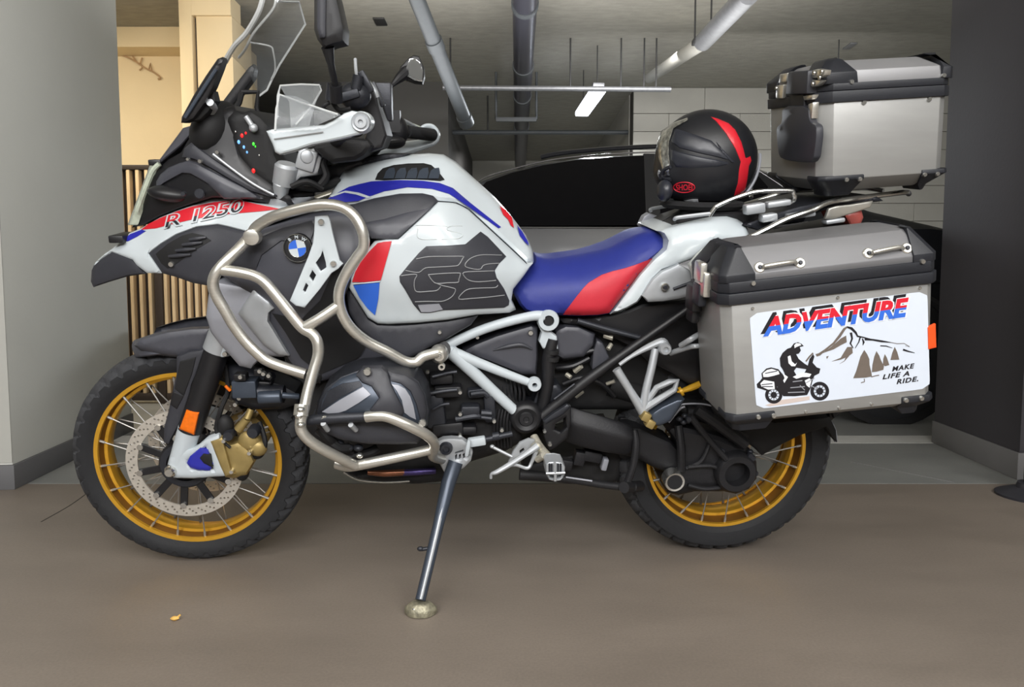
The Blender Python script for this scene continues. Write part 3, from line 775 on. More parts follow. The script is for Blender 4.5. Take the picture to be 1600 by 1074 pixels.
# telelever arm, steering damper and pipework between wheel and radiator
tl = part('telelever_arm', MB().tube([P(352, 560, 0.02), P(375, 585, 0.05), P(420, 600, 0.08)], [0.03, 0.035, 0.033], 16), m_engine, mirror=True)
part('shock_reservoir', MB().cyl(P(392, 612, 0.13), P(428, 615, 0.13), 0.020).cyl(P(426, 615, 0.13), P(444, 616, 0.13), 0.023), m_engine)
part('horn_unit', MB().cyl(P(404, 622, 0.15), P(440, 620, 0.15), 0.017).cyl(P(440, 618, 0.15), P(468, 620, 0.14), 0.008).box(P(385, 605, 0.13), (0.06, 0.05, 0.045)), m_cover, bevel=0.004)
part('lower_duct', panel([(362, 602), (378, 592), (400, 590), (420, 594), (440, 600), (462, 612), (470, 630), (440, 640), (396, 640), (372, 632), (360, 622)], 0.10, back=0.0, edge=8, drop=0.02), m_engine)
part('duct_rib', panel([(366, 606), (380, 595), (424, 597), (424, 604), (400, 606), (380, 612)], 0.125, thick=0.03, edge=3, drop=0.006), m_black)
part('sensor_plug', MB().box(P(377, 588, 0.15), (0.03, 0.03, 0.018)).box(P(405, 581, 0.16), (0.022, 0.02, 0.018)).cyl(P(415, 588, .15), P(425, 592, .15), 0.007), m_black, bevel=0.003)
for p in ((376, 589), (406, 580), (412, 584), (420, 587), (374, 622), (368, 632)): bolt(p[0], p[1], 0.172 if p[1] < 600 else 0.13, 0.006)
part('clip', MB().cyl(P(352, 603, 0.12), P(360, 611, 0.12), 0.004), m_orange)

# ---------------------------------------------------------------- beak and headlight surround
WBK = field([(141, 425, .035), (150, 440, .04), (165, 400, .05), (200, 390, .085), (200, 430, .09), (200, 365, .05), (230, 425, .11), (250, 380, .125), (222, 358, .06), (300, 380, .155), (270, 430, .14), (330, 440, .17), (380, 370, .18), (440, 330, .17), (300, 322, .11), (370, 312, .12), (250, 342, .08), (460, 325, .17), (350, 400, .18), (390, 365, .18), (330, 340, .13)])
beak = part('beak', panel([(142, 424), (150, 409), (162, 398), (175, 389), (191, 375), (203, 364), (220, 357), (236, 348), (250, 340), (275, 330), (300, 321), (331, 311), (370, 311), (400, 318), (430, 322), (462, 326), (448, 336), (415, 350), (388, 366), (382, 361), (355, 354), (340, 351), (307, 355), (275, 367), (252, 381), (232, 396), (243, 412), (253, 427), (230, 427), (214, 415), (207, 406), (175, 394), (160, 404), (146, 416)], WBK, back=0.0, edge=5, drop=0.006, g=7), m_white, mirror=True)
part('beak_tip', panel([(143, 425), (146, 415), (160, 403), (175, 393), (207, 405), (228, 428), (200, 432), (170, 441), (146, 449), (142, 440)], lambda x, y: WBK(x, y)-0.001, back=0.0, edge=7, drop=0.010, g=6), m_grey, mirror=True)
add('red_stripe', decal([(220, 359), (232, 350), (250, 341), (275, 331), (300, 323), (335, 316), (371, 312.5), (400, 319), (437, 326.5), (410, 330), (387, 332), (340, 336), (300, 343), (262, 352), (243, 357)], WBK, 0.0016, g=7), m_red, beak, mirror=True, label='red stripe with lettering')
add('blue_stripe', decal([(191, 377), (203, 366), (221, 359), (228, 361), (214, 370), (200, 377)], WBK, 0.0016, g=6), m_blue, beak, mirror=True)
add('painted_letter', pxtext('R 1250', (255, 357), (384, 329), 20, WBK, 0.004, bold=0.06, shear=0.30, depth=0.003), m_white, beak)
add('painted_letter', pxtext('R 1250', (258, 355.5), (383, 328.5), 18, WBK, 0.0048, bold=0.0, shear=0.30, depth=0.003, cut=(.42, 1)), m_engine, beak)
add('painted_letter', pxtext('R 1250', (258, 355.5), (383, 328.5), 18, WBK, 0.0048, bold=0.0, shear=0.30, depth=0.003, cut=(.42, -1)), m_red, beak)
sidei = part('intake_panel', panel([(232, 396), (252, 381), (275, 367), (307, 355), (340, 351), (355, 354), (382, 361), (390, 367), (378, 382), (362, 394), (348, 407), (338, 420), (333, 436), (327, 447), (300, 442), (275, 433), (253, 427), (243, 412)], WBK, back=0.03, edge=7, drop=0.008, g=7), m_grey, mirror=True)
add('intake_recess', decal([(243, 397), (262, 381), (285, 368), (300, 364), (318, 368), (330, 376), (310, 388), (290, 402), (276, 412), (262, 420), (252, 412)], WBK, 0.001, g=6), m_deep, sidei, mirror=True)
for i, (a, b) in enumerate((((264, 401), (298, 398)), ((275, 392), (306, 389)), ((285, 383), (316, 379)), ((296, 375), (322, 371)))):
    add('vent_slat', MB().tube([P(a[0], a[1], WBK(*a)+0.004), P((a[0]+b[0])/2, (a[1]+b[1])/2, WBK(*a)/2+WBK(*b)/2+0.006), P(b[0], b[1], WBK(*b)+0.004)], [0.0035, 0.005, 0.0025], 8), m_grey, sidei, mirror=True)
bolt(268, 413, WBK(268, 413)+0.003, 0.007, sidei)
# headlight shell
WH = field([(205, 355, .04), (225, 300, .07), (250, 262, .08), (300, 240, .12), (330, 190, .12), (350, 160, .11), (300, 300, .13), (350, 300, .15), (420, 310, .14), (380, 250, .13), (250, 340, .08), (300, 265, .13)])
shell = part('headlight_fairing', panel([(206, 356), (216, 335), (228, 300), (238, 275), (248, 262), (262, 250), (283, 238), (292, 222), (304, 205), (318, 190), (332, 178), (350, 168), (366, 165), (375, 180), (372, 215), (380, 245), (400, 268), (430, 290), (455, 305), (462, 322), (430, 320), (400, 316), (370, 309), (331, 309), (300, 319), (270, 330), (250, 338), (225, 352)], WH, back=0.0, edge=8, drop=0.02, g=8), m_black, mirror=True)
add('fairing_brow', panel([(250, 273), (263, 262), (280, 255), (295, 251), (307, 254), (330, 266), (356, 279), (382, 292), (412, 311), (375, 311), (350, 311), (338, 301), (325, 289), (310, 280), (297, 273), (285, 272), (270, 280), (256, 288), (244, 298), (244, 284)], lambda x, y: WH(x, y)+0.012, thick=0.02, edge=8, drop=0.012, g=6), m_grey2, shell, mirror=True)
add('fairing_edge', panel([(288, 232), (300, 222), (312, 232), (340, 252), (372, 272), (402, 290), (440, 308), (420, 308), (392, 300), (360, 282), (330, 264), (304, 250), (284, 246)], lambda x, y: WH(x, y)+0.012, thick=0.02, edge=6, drop=0.010, g=6), m_grey, shell, mirror=True)
add('trim_rod', MB().tube([P(333, 241, .15), P(360, 262, .155), P(395, 287, .16), P(428, 305, .16)], 0.003, 8), m_silver, shell, mirror=True)
add('lamp_pod', MB().ell(P(268, 303, .095), (0.055, 0.04, 0.020), Matrix.Rotation(0.12, 3, 'Y')), m_black, shell, mirror=True)
add('cowl', MB().ell(P(340, 205, .05), (0.055, 0.10, 0.075), Matrix.Rotation(0.5, 3, 'Y')), m_deep, shell)
bolt(312, 303, WH(312, 303)+0.010, 0.012, shell, m_engine); bolt(287, 303, WH(287, 303)+0.03, 0.006, shell, m_engine); bolt(313, 252, 0.155, 0.005, shell); bolt(294, 249, 0.155, 0.004, shell); bolt(340, 238, 0.15, 0.005, shell)
hl = part('headlight', MB().loft([[P(x, y, w) for x, y, w in r] for r in (
    [(240, 256, .07), (247, 262, .07), (216, 352, .055), (203, 352, .05)], [(236, 258, .045), (243, 262, .045), (212, 352, .03), (201, 352, .03)],
    [(234, 258, 0), (241, 262, 0), (210, 352, 0), (199, 352, 0)], [(236, 258, -.045), (243, 262, -.045), (212, 352, -.03), (201, 352, -.03)], [(240, 256, -.07), (247, 262, -.07), (216, 352, -.055), (203, 352, -.05)])]), m_lens, bevel=0.003)
add('lens_rib', MB().tube([P(249, 256, .085), P(238, 268, .085), P(225, 300, .08), (P(214, 330, .07))], 0.006, 8), m_lens, hl)
part('lamp_bracket', MB().box(P(193, 371, .04), (0.035, 0.09, 0.018)).box(P(246, 254, .06), (0.03, .04, .014)), m_black, bevel=0.003)
# windscreen: curved clear sheet, wider at the top
def screen(rows, th=0.003):
    f = []; 
    for r in rows: f.append([P(*p) for p in r])
    g = [[Vector((v.x+th, v.y, v.z)) for v in r] for r in f]
    n = len(rows[0]); vs = [v for r in f for v in r]+[v for r in g for v in r]; N = len(rows)*n; fs = []
    for i in range(len(rows)-1):
        for j in range(n-1):
            a, b, c, d = i*n+j, i*n+j+1, (i+1)*n+j+1, (i+1)*n+j
            fs += [(a, b, c, d), (a+N, d+N, c+N, b+N)]
    for j in range(n-1):
        fs += [(j+1, j, j+N, j+1+N)]; k = (len(rows)-1)*n+j; fs += [(k, k+1, k+1+N, k+N)]
    for i in range(len(rows)-1):
        fs += [(i*n, (i+1)*n, (i+1)*n+N, i*n+N)]; k = i*n+n-1; fs += [((i+1)*n+n-1, k, k+N, (i+1)*n+n-1+N)]
    return MB().add(vs, fs)
rows = [[(352, 97, .05), (362, 88, .03), (375, 100, 0), (392, 120, -.05), (405, 150, -.09)],
        [(366, 72, .09), (372, 66, .05), (390, 72, 0), (410, 85, -.08), (425, 122, -.12)],
        [(386, 50, .12), (392, 44, .07), (408, 48, 0), (428, 60, -.12), (437, 102, -.15)],
        [(406, 14, .15), (412, 10, .08), (426, 12, 0), (448, 20, -.14), (477, 38, -.19)],
        [(414, -22, .15), (420, -26, .08), (434, -26, 0), (452, -20, -.13), (467, 3, -.18)],
        [(430, -60, .12), (434, -64, .07), (442, -64, 0), (450, -60, -.09), (458, -44, -.13)]]
ws = part('windscreen', screen(rows), m_glass)
add('screen_edge', MB().tube([P(*p) for p in [(352, 96, .05), (366, 72, .09), (386, 50, .12), (406, 14, .15), (414, -22, .15)]], [0.007, .006, .006, .006, .006], 8), m_edge, ws)
add('screen_edge', MB().tube([P(*p) for p in [(405, 150, -.09), (417, 141, -.10), (426, 122, -.12), (437, 101, -.15), (477, 38, -.19), (467, 3, -.18), (433, 2, -.05)]], 0.0028, 6, smooth=False), m_edge, ws)
add('screen_edge', MB().tube([P(*p) for p in [(373, 90, .02), (383, 77, .06), (397, 51, .09), (426, 15, .11), (431, -4, .11)]], 0.003, 6), m_edge, ws)
add('screen_edge', MB().tube([P(*p) for p in [(388, 66, -.02), (421, 72, -.06), (427, 82, -.07), (430, 108, -.10), (424, 124, -.11)]], 0.0022, 6), m_edge, ws)
# winglets either side of the screen
def wing(dx, dy, w, s=1):
    q = lambda x, y: (x+dx, y+dy)
    return [q(283, 192), q(284, 183), q(302, 150), q(322, 118), q(340, 92), q(348, 89), q(350, 93), q(345, 108), q(334, 136), q(322, 160), q(303, 186), q(290, 192)]
wg = part('wind_deflector', panel(wing(0, 0, 0), 0.19, thick=0.028, edge=6, drop=0.010), m_black)
add('deflector_rib', MB().tube([P(289, 184, .195), P(312, 148, .195), P(338, 108, .195)], 0.004, 8), m_cover, wg)
add('deflector_bracket', panel([(300, 190), (320, 163), (334, 142), (338, 158), (326, 175), (312, 188)], 0.17, thick=0.03, edge=4, drop=0.006), m_deep, wg)
part('wind_deflector', panel([(344, 166), (350, 156), (368, 132), (388, 106), (396, 100), (399, 108), (397, 122), (380, 145), (362, 168), (350, 178)], -0.19, thick=0.028, edge=6, drop=0.010), m_black)
part('deflector_stay', MB().tube([P(327, 162, .17), P(336, 168, .15), P(330, 178, .13), P(318, 190, .12)], 0.006, 8).cyl(P(328, 160, .18), P(333, 166, .16), 0.008), m_silver)
part('screen_base', panel([(286, 200), (300, 196), (318, 188), (302, 208), (284, 228), (250, 256), (246, 254)], 0.08, back=-0.08, edge=3, drop=0.01), m_grey2)
# instrument cluster and cables
m_bkt = m_deep
part('instrument_bracket', MB().tube([P(378, 144, .02), P(403, 144, .02), P(401, 168, .02), P(405, 185, .02), P(416, 200, .02)], 0.006, 8, smooth=False).tube([P(378, 144, .02), P(374, 160, .02), P(362, 180, .02), P(352, 190, .02)], 0.007, 8, smooth=False), m_deep)
part('instrument_pod', panel([(352, 186), (366, 172), (380, 176), (392, 172), (408, 182), (420, 195), (424, 212), (430, 240), (440, 262), (448, 285), (440, 300), (412, 290), (385, 268), (368, 240), (360, 210)], 0.13, back=-0.13, edge=10, drop=0.02), m_deep)
part('adjuster_rod', MB().cyl(P(384, 182, .14), P(397, 201, .14), 0.006).ell(P(396, 200, .14), (.010, .010, .010)), m_silver)
for (x, y, r, mm) in ((378, 212, .006, m_refl_r), (384, 208, .004, m_refl_r), (373, 222, .006, m_refl_b), (381, 230, .005, m_refl_b), (386, 238, .004, m_refl_b), (396, 225, .005, m_refl_g), (399, 229, .003, m_refl_g), (396, 267, .007, m_refl_r), (405, 243, .004, m_screw), (368, 206, .004, m_screw)):
    part('reflection_fleck', MB().ell(P(x, y, 0.131), (r*.55, 0.002, r*.8), nu=10, nv=6), mm)  # small flecks imitating stray reflections on the dash, not lamps
# steering head: triple clamp, caps, riser
tc_ = part('triple_clamp', panel([(437, 272), (452, 262), (466, 255), (474, 238), (490, 232), (503, 246), (500, 262), (496, 274), (470, 278), (462, 285), (440, 286)], 0.135, back=-0.135, edge=5, drop=0.008), m_silver)
add('clamp_cap', MB().lathe([(0, .010), (0.022, .010), (0.028, .003), (0.028, -.04), (0, -.04)], P(448, 262, .13), (0.25, -0.2, 1), 24), m_silver, tc_)
add('clamp_cap', MB().lathe([(0, .010), (0.016, .010), (0.020, .003), (0.016, -.03), (0.024, -.034), (0.024, -.05), (0, -.05)], P(440, 290, .13), (0.25, -0.2, 1), 24), m_silver, tc_)
add('riser', MB().box(P(480, 250, .13), (0.045, 0.03, 0.05), Matrix.Rotation(0.3, 3, 'Y')).cyl(P(480, 245, .15), P(480, 245, .11), 0.016), m_silver, tc_, bevel=0.006)
part('cable_bundle', MB().tube([P(420, 250, .10), P(440, 275, .10), P(470, 290, .12), P(500, 292, .12), (P(530, 282, .1))], 0.011, 10).tube([P(425, 215, .1), P(430, 262, .09), P(445, 300, .1), P(490, 302, .1)], 0.008, 8).tube([P(500, 290, .14), P(510, 275, .13), P(505, 255, .12), P(512, 240, .1)], 0.009, 8).tube([P(455, 292, .15), P(480, 284, .15), P(505, 296, .14)], .007, 8), m_deep)
part('under_bar_shroud', panel([(487, 228), (505, 222), (540, 215), (575, 218), (583, 228), (570, 244), (556, 252), (520, 256), (505, 246)], 0.20, back=-0.1, edge=8, drop=0.02), m_deep)
part('dark_filler', panel([(500, 262), (540, 252), (600, 240), (640, 240), (620, 250), (560, 262), (540, 275), (528, 284), (505, 300), (430, 306), (432, 290)], 0.07, back=-0.07, edge=6, drop=0.01), m_engine)
# handlebar, grips, hand guards
part('handlebar', MB().tube([P(553, 205, .40), P(540, 208, .30), P(520, 225, .17), P(492, 238, .09), P(492, 238, -.09), P(560, 226, -.18), P(635, 207, -.30), P(676, 212, -.40)], 0.0125, 14), m_deep)
part('grip', MB().cyl(P(556, 200, .42), P(542, 206, .29), 0.018), m_rubber)
part('grip', MB().cyl(P(676, 211, -.42), P(635, 206, -.30), 0.0185), m_rubber)
part('switchgear', panel([(538, 140), (552, 122), (565, 118), (576, 124), (585, 138), (590, 152), (594, 170), (600, 190), (606, 212), (598, 232), (580, 238), (566, 225), (575, 200), (572, 180), (560, 172), (545, 172), (530, 158)], 0.16, back=0.02, edge=5, drop=0.012), m_black)
part('switchgear', MB().ell(P(555, 150, .2), (0.035, .03, .03)).box(P(545, 150, .22), (0.05, .03, .02), Matrix.Rotation(-.3, 3, 'Y')).box(P(572, 128, .2), (0.016, .02, .05), Matrix.Rotation(-.5, 3, 'Y')).box(P(590, 148, .1), (0.014, .02, .06), Matrix.Rotation(-.4, 3, 'Y')).box(P(600, 160, .0), (.04, .05, .09)), m_engine, bevel=0.004)
part('switchgear', MB().ell(P(622, 205, -.28), (0.03, .04, .042)).box(P(612, 190, -.26), (.05, .04, .06)).ell(P(612, 222, -.25), (.04, .03, .02)), m_black)
part('lever', MB().tube([P(560, 118, .15), P(572, 125, .18), P(585, 140, .2), P(590, 152, .2)], 0.0045, 8).tube([P(555, 92, .1), P(557, 115, .12), P(563, 124, .15)], 0.004, 8).tube([P(612, 183, -.30), P(634, 190, -.36), P(652, 200, -.42)], 0.0055, 8), m_silver)
part('fluid_reservoir', MB().cyl(P(520, 158, .30), P(523, 132, .30), 0.016).cyl(P(556, 140, .22), P(560, 118, .22), 0.012), m_engine)
part('cable_bundle', MB().tube([P(515, 160, .3), P(505, 168, .3), P(520, 178, .28), P(540, 180, .26), P(560, 182, .2)], 0.004, 8).tube([P(520, 160, .28), P(530, 172, .28), P(548, 170, .28)], 0.005, 8).tube([P(580, 235, .05), P(600, 225, -.1), P(625, 222, -.2)], 0.006, 8), m_deep)
part('brake_fluid_cap', MB().ell(P(593, 178, .02), (0.007, .01, .016)).cyl(P(597, 152, -.2), P(598, 160, -.2), .009), m_silver)
def hguard(): return [(416, 205), (425, 202), (470, 198), (507, 195), (520, 189), (538, 177), (550, 173)] + circ(564, 191, 17.5, 10, a0=-1.9, a1=1.57) + [(560, 211), (530, 218), (487, 227), (460, 236), (437, 242), (430, 238), (426, 226), (421, 216)]
hg = part('hand_guard', panel(hguard(), 0.440, thick=0.045, edge=4, drop=0.008, g=5), m_white)
add('bar_end', MB().lathe([(0, .004), (.004, .004), (.005, .009), (0.011, .009), (0.0125, .004), (0.017, .006), (0.019, 0), (0.019, -.02), (0, -.02)], P(564, 191, .441), (0, -1, 0), 32), m_silver, hg)
add('guard_groove', MB().tube([P(428, 217, .4425), P(470, 211, .443), P(505, 206, .443)], 0.0012, 6), m_line_l, hg)
hg2 = part('hand_guard', MB().tube([P(655, 204, -.43), P(664, 198, -.44), P(675, 199, -.445), P(682, 209, -.445), P(678, 220, -.445), P(660, 226, -.44), P(635, 232, -.42), P(605, 240, -.36), P(575, 243, -.3)], [.006, .008, .009, .010, .012, .016, .022, .026, .02], 12, flat=1.6), m_white)
add('guard_top', MB().tube([P(606, 182, -.36), P(630, 190, -.40), P(655, 200, -.43)], [.004, .006, .006], 8), m_lens, hg2)
# spoiler sheets on the hand guards
sp1 = part('guard_spoiler', screen([[(431, 204, .44), (460, 202, .45), (490, 197, .46), (530, 180, .46)], [(433, 170, .43), (462, 168, .44), (492, 172, .45), (528, 178, .455)], [(437, 148, .41), (460, 150, .42), (490, 165, .43), (515, 174, .44)]]), m_glass)
add('spoiler_edge', MB().tube([P(*p) for p in [(430, 204, .44), (432, 170, .43), (437, 148, .41), (470, 160, .42), (500, 170, .44), (528, 179, .455)]], 0.0022, 6, smooth=False), m_edge, sp1)
sp2 = part('guard_spoiler', screen([[(455, 205, .30), (480, 200, .31)], [(452, 160, .28), (490, 165, .29)], [(437, 134, .26), (500, 133, .27)]]), m_glass)
add('spoiler_edge', MB().tube([P(*p) for p in [(433, 185, .28), (434, 150, .27), (438, 134, .26), (470, 132, .265), (499, 133, .27), (502, 141, .27), (490, 162, .28), (462, 195, .30)]], 0.0022, 6, smooth=False), m_edge, sp2)
# mirrors
mr = part('mirror', panel([(491, -20), (491, 47), (496, 62), (507, 77), (522, 71), (539, 67), (540, 45), (530, 0), (522, -30)], 0.41, thick=0.05, edge=14, drop=0.022, g=6), m_black)
add('mirror_back', panel([(494, -22), (494, 46), (499, 60), (510, 60), (511, -26)], 0.416, thick=0.03, edge=6, drop=0.01), m_grey, mr)
add('mirror_stem', MB().tube([P(512, 74, .385), P(517, 100, .37), P(524, 134, .33)], [.013, .007, .007], 10).cyl(P(524, 132, .33), P(526, 158, .31), .013), m_black, mr)
mr2 = part('mirror', panel([(637, 92), (646, 86), (655, 88), (662, 104), (663, 120), (660, 131), (648, 130), (632, 124), (620, 120), (626, 104)], -0.36, thick=0.045, edge=4, drop=0.008), m_black)
add('mirror_glass', panel([(640, 92), (648, 91), (656, 97), (661, 110), (660, 128), (648, 126), (636, 119), (634, 108)], -0.352, thick=0.006, edge=1, drop=0.001), m_mirror, mr2)
add('mirror_stem', MB().tube([P(636, 112, -.37), P(624, 122, -.35), P(612, 134, -.33), P(599, 148, -.30)], [.02, .014, .006, .006], 10).cyl(P(599, 148, -.30), P(596, 165, -.29), .009), m_black, mr2)
# ---------------------------------------------------------------- radiator shroud and its badge
WS = field([(345, 430, .20), (400, 372, .21), (430, 355, .20), (490, 332, .20), (550, 330, .20), (465, 388, .235), (520, 380, .235), (560, 400, .24), (500, 500, .22), (430, 500, .21), (560, 530, .2), (390, 460, .21), (350, 410, .19)])
shroud = part('radiator_shroud', panel([(352, 412), (366, 392), (388, 370), (415, 356), (452, 345), (488, 338), (530, 330), (552, 334), (562, 352), (566, 384), (556, 412), (540, 436), (536, 470), (548, 500), (572, 526), (600, 545), (622, 556), (600, 576), (560, 580), (520, 590), (494, 600), (470, 590), (452, 566), (430, 520), (395, 462), (362, 440), (345, 430)], WS, back=0.0, edge=9, drop=0.012, g=9), m_grey2, mirror=True)
add('shroud_recess', decal([(520, 424), (545, 410), (548, 440), (536, 470), (548, 500), (580, 530), (560, 560), (500, 585), (470, 560), (446, 520), (425, 490), (470, 500), (500, 470)], WS, 0.004, g=9), m_deep, shroud, mirror=True)
add('shroud_crease', panel([(372, 392), (396, 374), (440, 356), (488, 344), (496, 352), (486, 380), (440, 378), (410, 400), (400, 425), (382, 425), (352, 412)], lambda x, y: WS(x, y)+0.006, thick=0.02, edge=8, drop=0.008, g=8), m_grey, shroud, mirror=True)
bc, br = (465, 388), 22.5
wb_ = WS(*bc)+0.006
def bfn(x, y, ww): return P(x, y, ww)
badge = part('badge', panel(circ(bc[0], bc[1], br, 40, br), wb_+0.006, thick=0.02, edge=3, drop=0.004, g=5), m_black, label='round badge: black ring, blue and white quarters')
rg = MB(); ctr = P(bc[0], bc[1], wb_+0.0065); rr_ = (P(bc[0]+br, bc[1], wb_)-P(bc[0], bc[1], wb_)).x
add('badge_ring', MB().lathe([(rr_*0.97, 0), (rr_, 0.002), (rr_*0.97, 0.003), (rr_*0.93, 0.001)], ctr, (0, -1, 0), 48, closed=True), m_chrome, badge)
add('badge_ring', MB().lathe([(rr_*0.62, 0), (rr_*.64, 0.002), (rr_*0.60, 0.003), (rr_*0.57, 0.001)], ctr, (0, -1, 0), 48, closed=True), m_chrome, badge)
for k in range(4):
    a0 = math.pi/2*k+0.14; q = [ctr+Vector((0, -.0025, 0))]+[ctr+Vector((math.cos(a0+math.pi/2*i/8)*rr_*0.6, -.0025, math.sin(a0+math.pi/2*i/8)*rr_*0.6)) for i in range(9)]
    add('badge_quarter', MB().prism(q, [v+Vector((0, .003, 0)) for v in q]), m_white if k % 2 == 0 else m_blue2, badge)
for ch, a in (('B', 132), ('M', 97), ('W', 62)):
    a = math.radians(a-4); u = Vector((math.cos(a), 0, math.sin(a))); tv = Vector((math.sin(a), 0, -math.cos(a)))
    add('badge_lettering', text_mb(ch, lambda x, y: ctr+Vector((0, -.003, 0))+u*(rr_*0.68+y*0.0105)+tv*((x-0.33)*0.0105), bold=0.03, depth=0.001), m_white, badge)
# white bracket plate with cut-outs
bp_ = [(492, 338), (513, 336), (517, 350), (520, 365), (527, 392), (531, 407), (536, 412), (529, 420), (518, 427), (500, 452), (476, 481), (462, 478), (453, 470), (467, 436), (482, 400), (489, 380), (491, 360)]
part('bracket_plate', panel(bp_, lambda x, y: 0.275, thick=0.006, edge=2, drop=0.002, g=5, holes=[[(493, 411), (501, 400), (504, 391), (509, 410), (510, 418), (501, 424)], [(483, 432), (488, 422), (494, 430), (489, 440)], [(473, 454), (478, 442), (482, 446), (477, 457)]]), m_white, mirror=True)
bolt(502, 347, .276, .007); bolt(521, 412, .276, .007)
# radiator cover, silver grey, two facets
part('radiator_cover', panel([(328, 448), (338, 440), (350, 442), (372, 446), (396, 452), (420, 471), (428, 482), (420, 490), (419, 502), (430, 520), (452, 556), (440, 558), (412, 556), (392, 576), (374, 572), (362, 558), (345, 540), (330, 520), (322, 495), (325, 468)], lambda x, y: 0.185+0.0003*(x-330)-max(0, (y-500))*0.0004, back=0.06, edge=7, drop=0.012, g=8), m_silvp, mirror=True)
part('cover_facet', panel([(396, 452), (420, 471), (428, 482), (420, 490), (419, 502), (430, 520), (452, 556), (436, 556), (412, 540), (380, 500), (372, 490)], lambda x, y: 0.198+0.0003*(x-330)-max(0, (y-500))*0.0004, thick=0.02, edge=5, drop=0.008, g=7), m_silver, mirror=True)
part('radiator', panel([(418, 478), (450, 484), (500, 500), (520, 560), (500, 600), (460, 580), (430, 540), (416, 500)], 0.19, back=0.0, edge=4, drop=0.01), m_deep, mirror=True)
# ---------------------------------------------------------------- tank
WT = field([(537, 268, .09), (575, 256, .09), (637, 243, .07), (692, 242, .07), (745, 285, .075), (775, 312, .075), (800, 340, .075), (828, 378, .08), (640, 270, .14), (690, 275, .13), (625, 290, .18), (700, 302, .175), (760, 345, .14), (805, 392, .13), (540, 300, .15), (512, 312, .15), (580, 310, .19), (640, 325, .22), (690, 330, .215), (560, 345, .22), (600, 370, .24), (650, 400, .25), (720, 400, .24), (780, 420, .20), (830, 412, .135), (800, 480, .16), (740, 490, .20), (620, 450, .25), (560, 430, .24), (550, 460, .23), (590, 500, .22), (660, 480, .23)])
tank = part('tank_top', panel([(512, 312), (524, 290), (537, 267), (555, 260), (575, 255), (605, 248), (637, 242), (668, 240), (692, 242), (712, 254), (745, 284), (775, 311), (800, 339), (822, 368), (833, 392), (834, 410), (822, 412), (800, 391), (762, 356), (732, 328), (712, 318), (685, 316), (660, 310), (625, 310), (580, 318), (545, 322), (520, 322)], WT, back=0.0, edge=8, drop=0.03, g=8), m_white, mirror=True)
add('blue_stripe', decal([(512, 311), (530, 300), (545, 292), (560, 288), (580, 283.5), (625, 281.5), (660, 282.5), (687, 286), (708, 294), (735, 317), (783, 355), (779, 357), (735, 325), (702, 303), (675, 295), (637, 292.5), (600, 299), (580, 306), (560, 314), (540, 316), (525, 316)], WT, 0.002, g=7), m_blue, tank, mirror=True)
add('white_pinstripe', decal([(515, 306), (540, 298), (560, 301), (580, 308), (575, 310), (556, 304), (538, 301), (518, 308)], WT, 0.003, g=6), m_white, tank, mirror=True)
add('tank_vent', decal([(586, 281), (590, 271), (598, 263), (615, 258), (637, 255.5), (662, 255), (674, 258), (684, 267), (695, 281), (688, 283), (660, 281), (630, 280), (600, 282)], WT, 0.0015, g=6), m_deep, tank, mirror=True)
for i in range(5):
    x = 604+i*17.5
    add('vent_cell', decal([(x-5, 279), (x-1, 268-i*0.3), (x+4, 263), (x+12, 262), (x+13.5, 270), (x+11, 279)], WT, 0.006, g=6), m_cover, tank, mirror=True)
add('red_flash', decal([(781, 322), (790, 328), (800, 340), (803, 356), (798, 352), (794, 343), (786, 335)], WT, 0.004, g=5), m_red, tank, mirror=True)
add('blue_flash', decal([(808, 352), (816, 362), (824, 376), (827, 384), (820, 378), (812, 368)], WT, 0.004, g=5), m_blue, tank, mirror=True)
# charcoal wedge and the big white side panel
part('tank_wedge', panel([(547, 321), (585, 309), (625, 302), (660, 301), (677, 305), (685, 315), (672, 328), (645, 352), (622, 373), (600, 374), (580, 373), (570, 366), (560, 340)], lambda x, y: WT(x, y)+0.006, back=0.0, edge=6, drop=0.01, g=7), m_grey, mirror=True)
part('wedge_facet', panel([(560, 350), (600, 342), (650, 326), (683, 316), (672, 328), (645, 352), (622, 373), (600, 374), (580, 373), (572, 364)], lambda x, y: WT(x, y)+0.013-0.0003*max(0, 350-y), thick=0.01, edge=5, drop=0.006, g=6), m_grey2, mirror=True)
side = part('side_panel', panel([(685, 315), (712, 317), (732, 327), (762, 355), (800, 390), (822, 411), (833, 411), (818, 432), (802, 452), (799, 470), (806, 484), (796, 489), (745, 492), (700, 500), (650, 505), (605, 507), (590, 506), (575, 497), (558, 470), (545, 450), (547, 437), (562, 405), (585, 377), (603, 373), (622, 373), (645, 352), (672, 328)], lambda x, y: WT(x, y)+0.008, back=0.0, edge=5, drop=0.008, g=8), m_white, mirror=True)
WT2 = lambda x, y: WT(x, y)+0.009
add('red_patch', decal([(550, 441), (555, 425), (563, 411), (576, 394), (590, 380), (600, 378), (612, 377), (604, 406), (595, 438), (570, 441)], WT2, 0.002, g=6), m_red, side, mirror=True)
add('blue_patch', decal([(552, 446), (575, 443), (593, 442), (591, 468), (586, 493), (574, 482), (562, 466)], WT2, 0.002, g=6), m_blue2, side, mirror=True)
add('white_seam', MB().tube([P(x, y, WT2(x, y)+.002) for x, y in [(552, 444), (575, 442), (594, 440)]], 0.0016, 6), m_white, side)
WT3 = lambda x, y: WT(x, y)+0.012
pad = add('knee_pad', panel([(624, 432), (640, 412), (655, 395), (666, 385), (700, 384), (727, 382), (740, 371), (751, 362), (762, 370), (780, 389), (791, 401), (780, 412), (773, 423), (776, 434), (788, 452), (796, 470), (795, 477), (788, 481), (740, 483), (693, 485), (672, 489), (657, 489), (646, 476), (634, 455), (625, 441)], WT3, thick=0.004, edge=2, drop=0.002, g=7), m_grey, side, mirror=True)
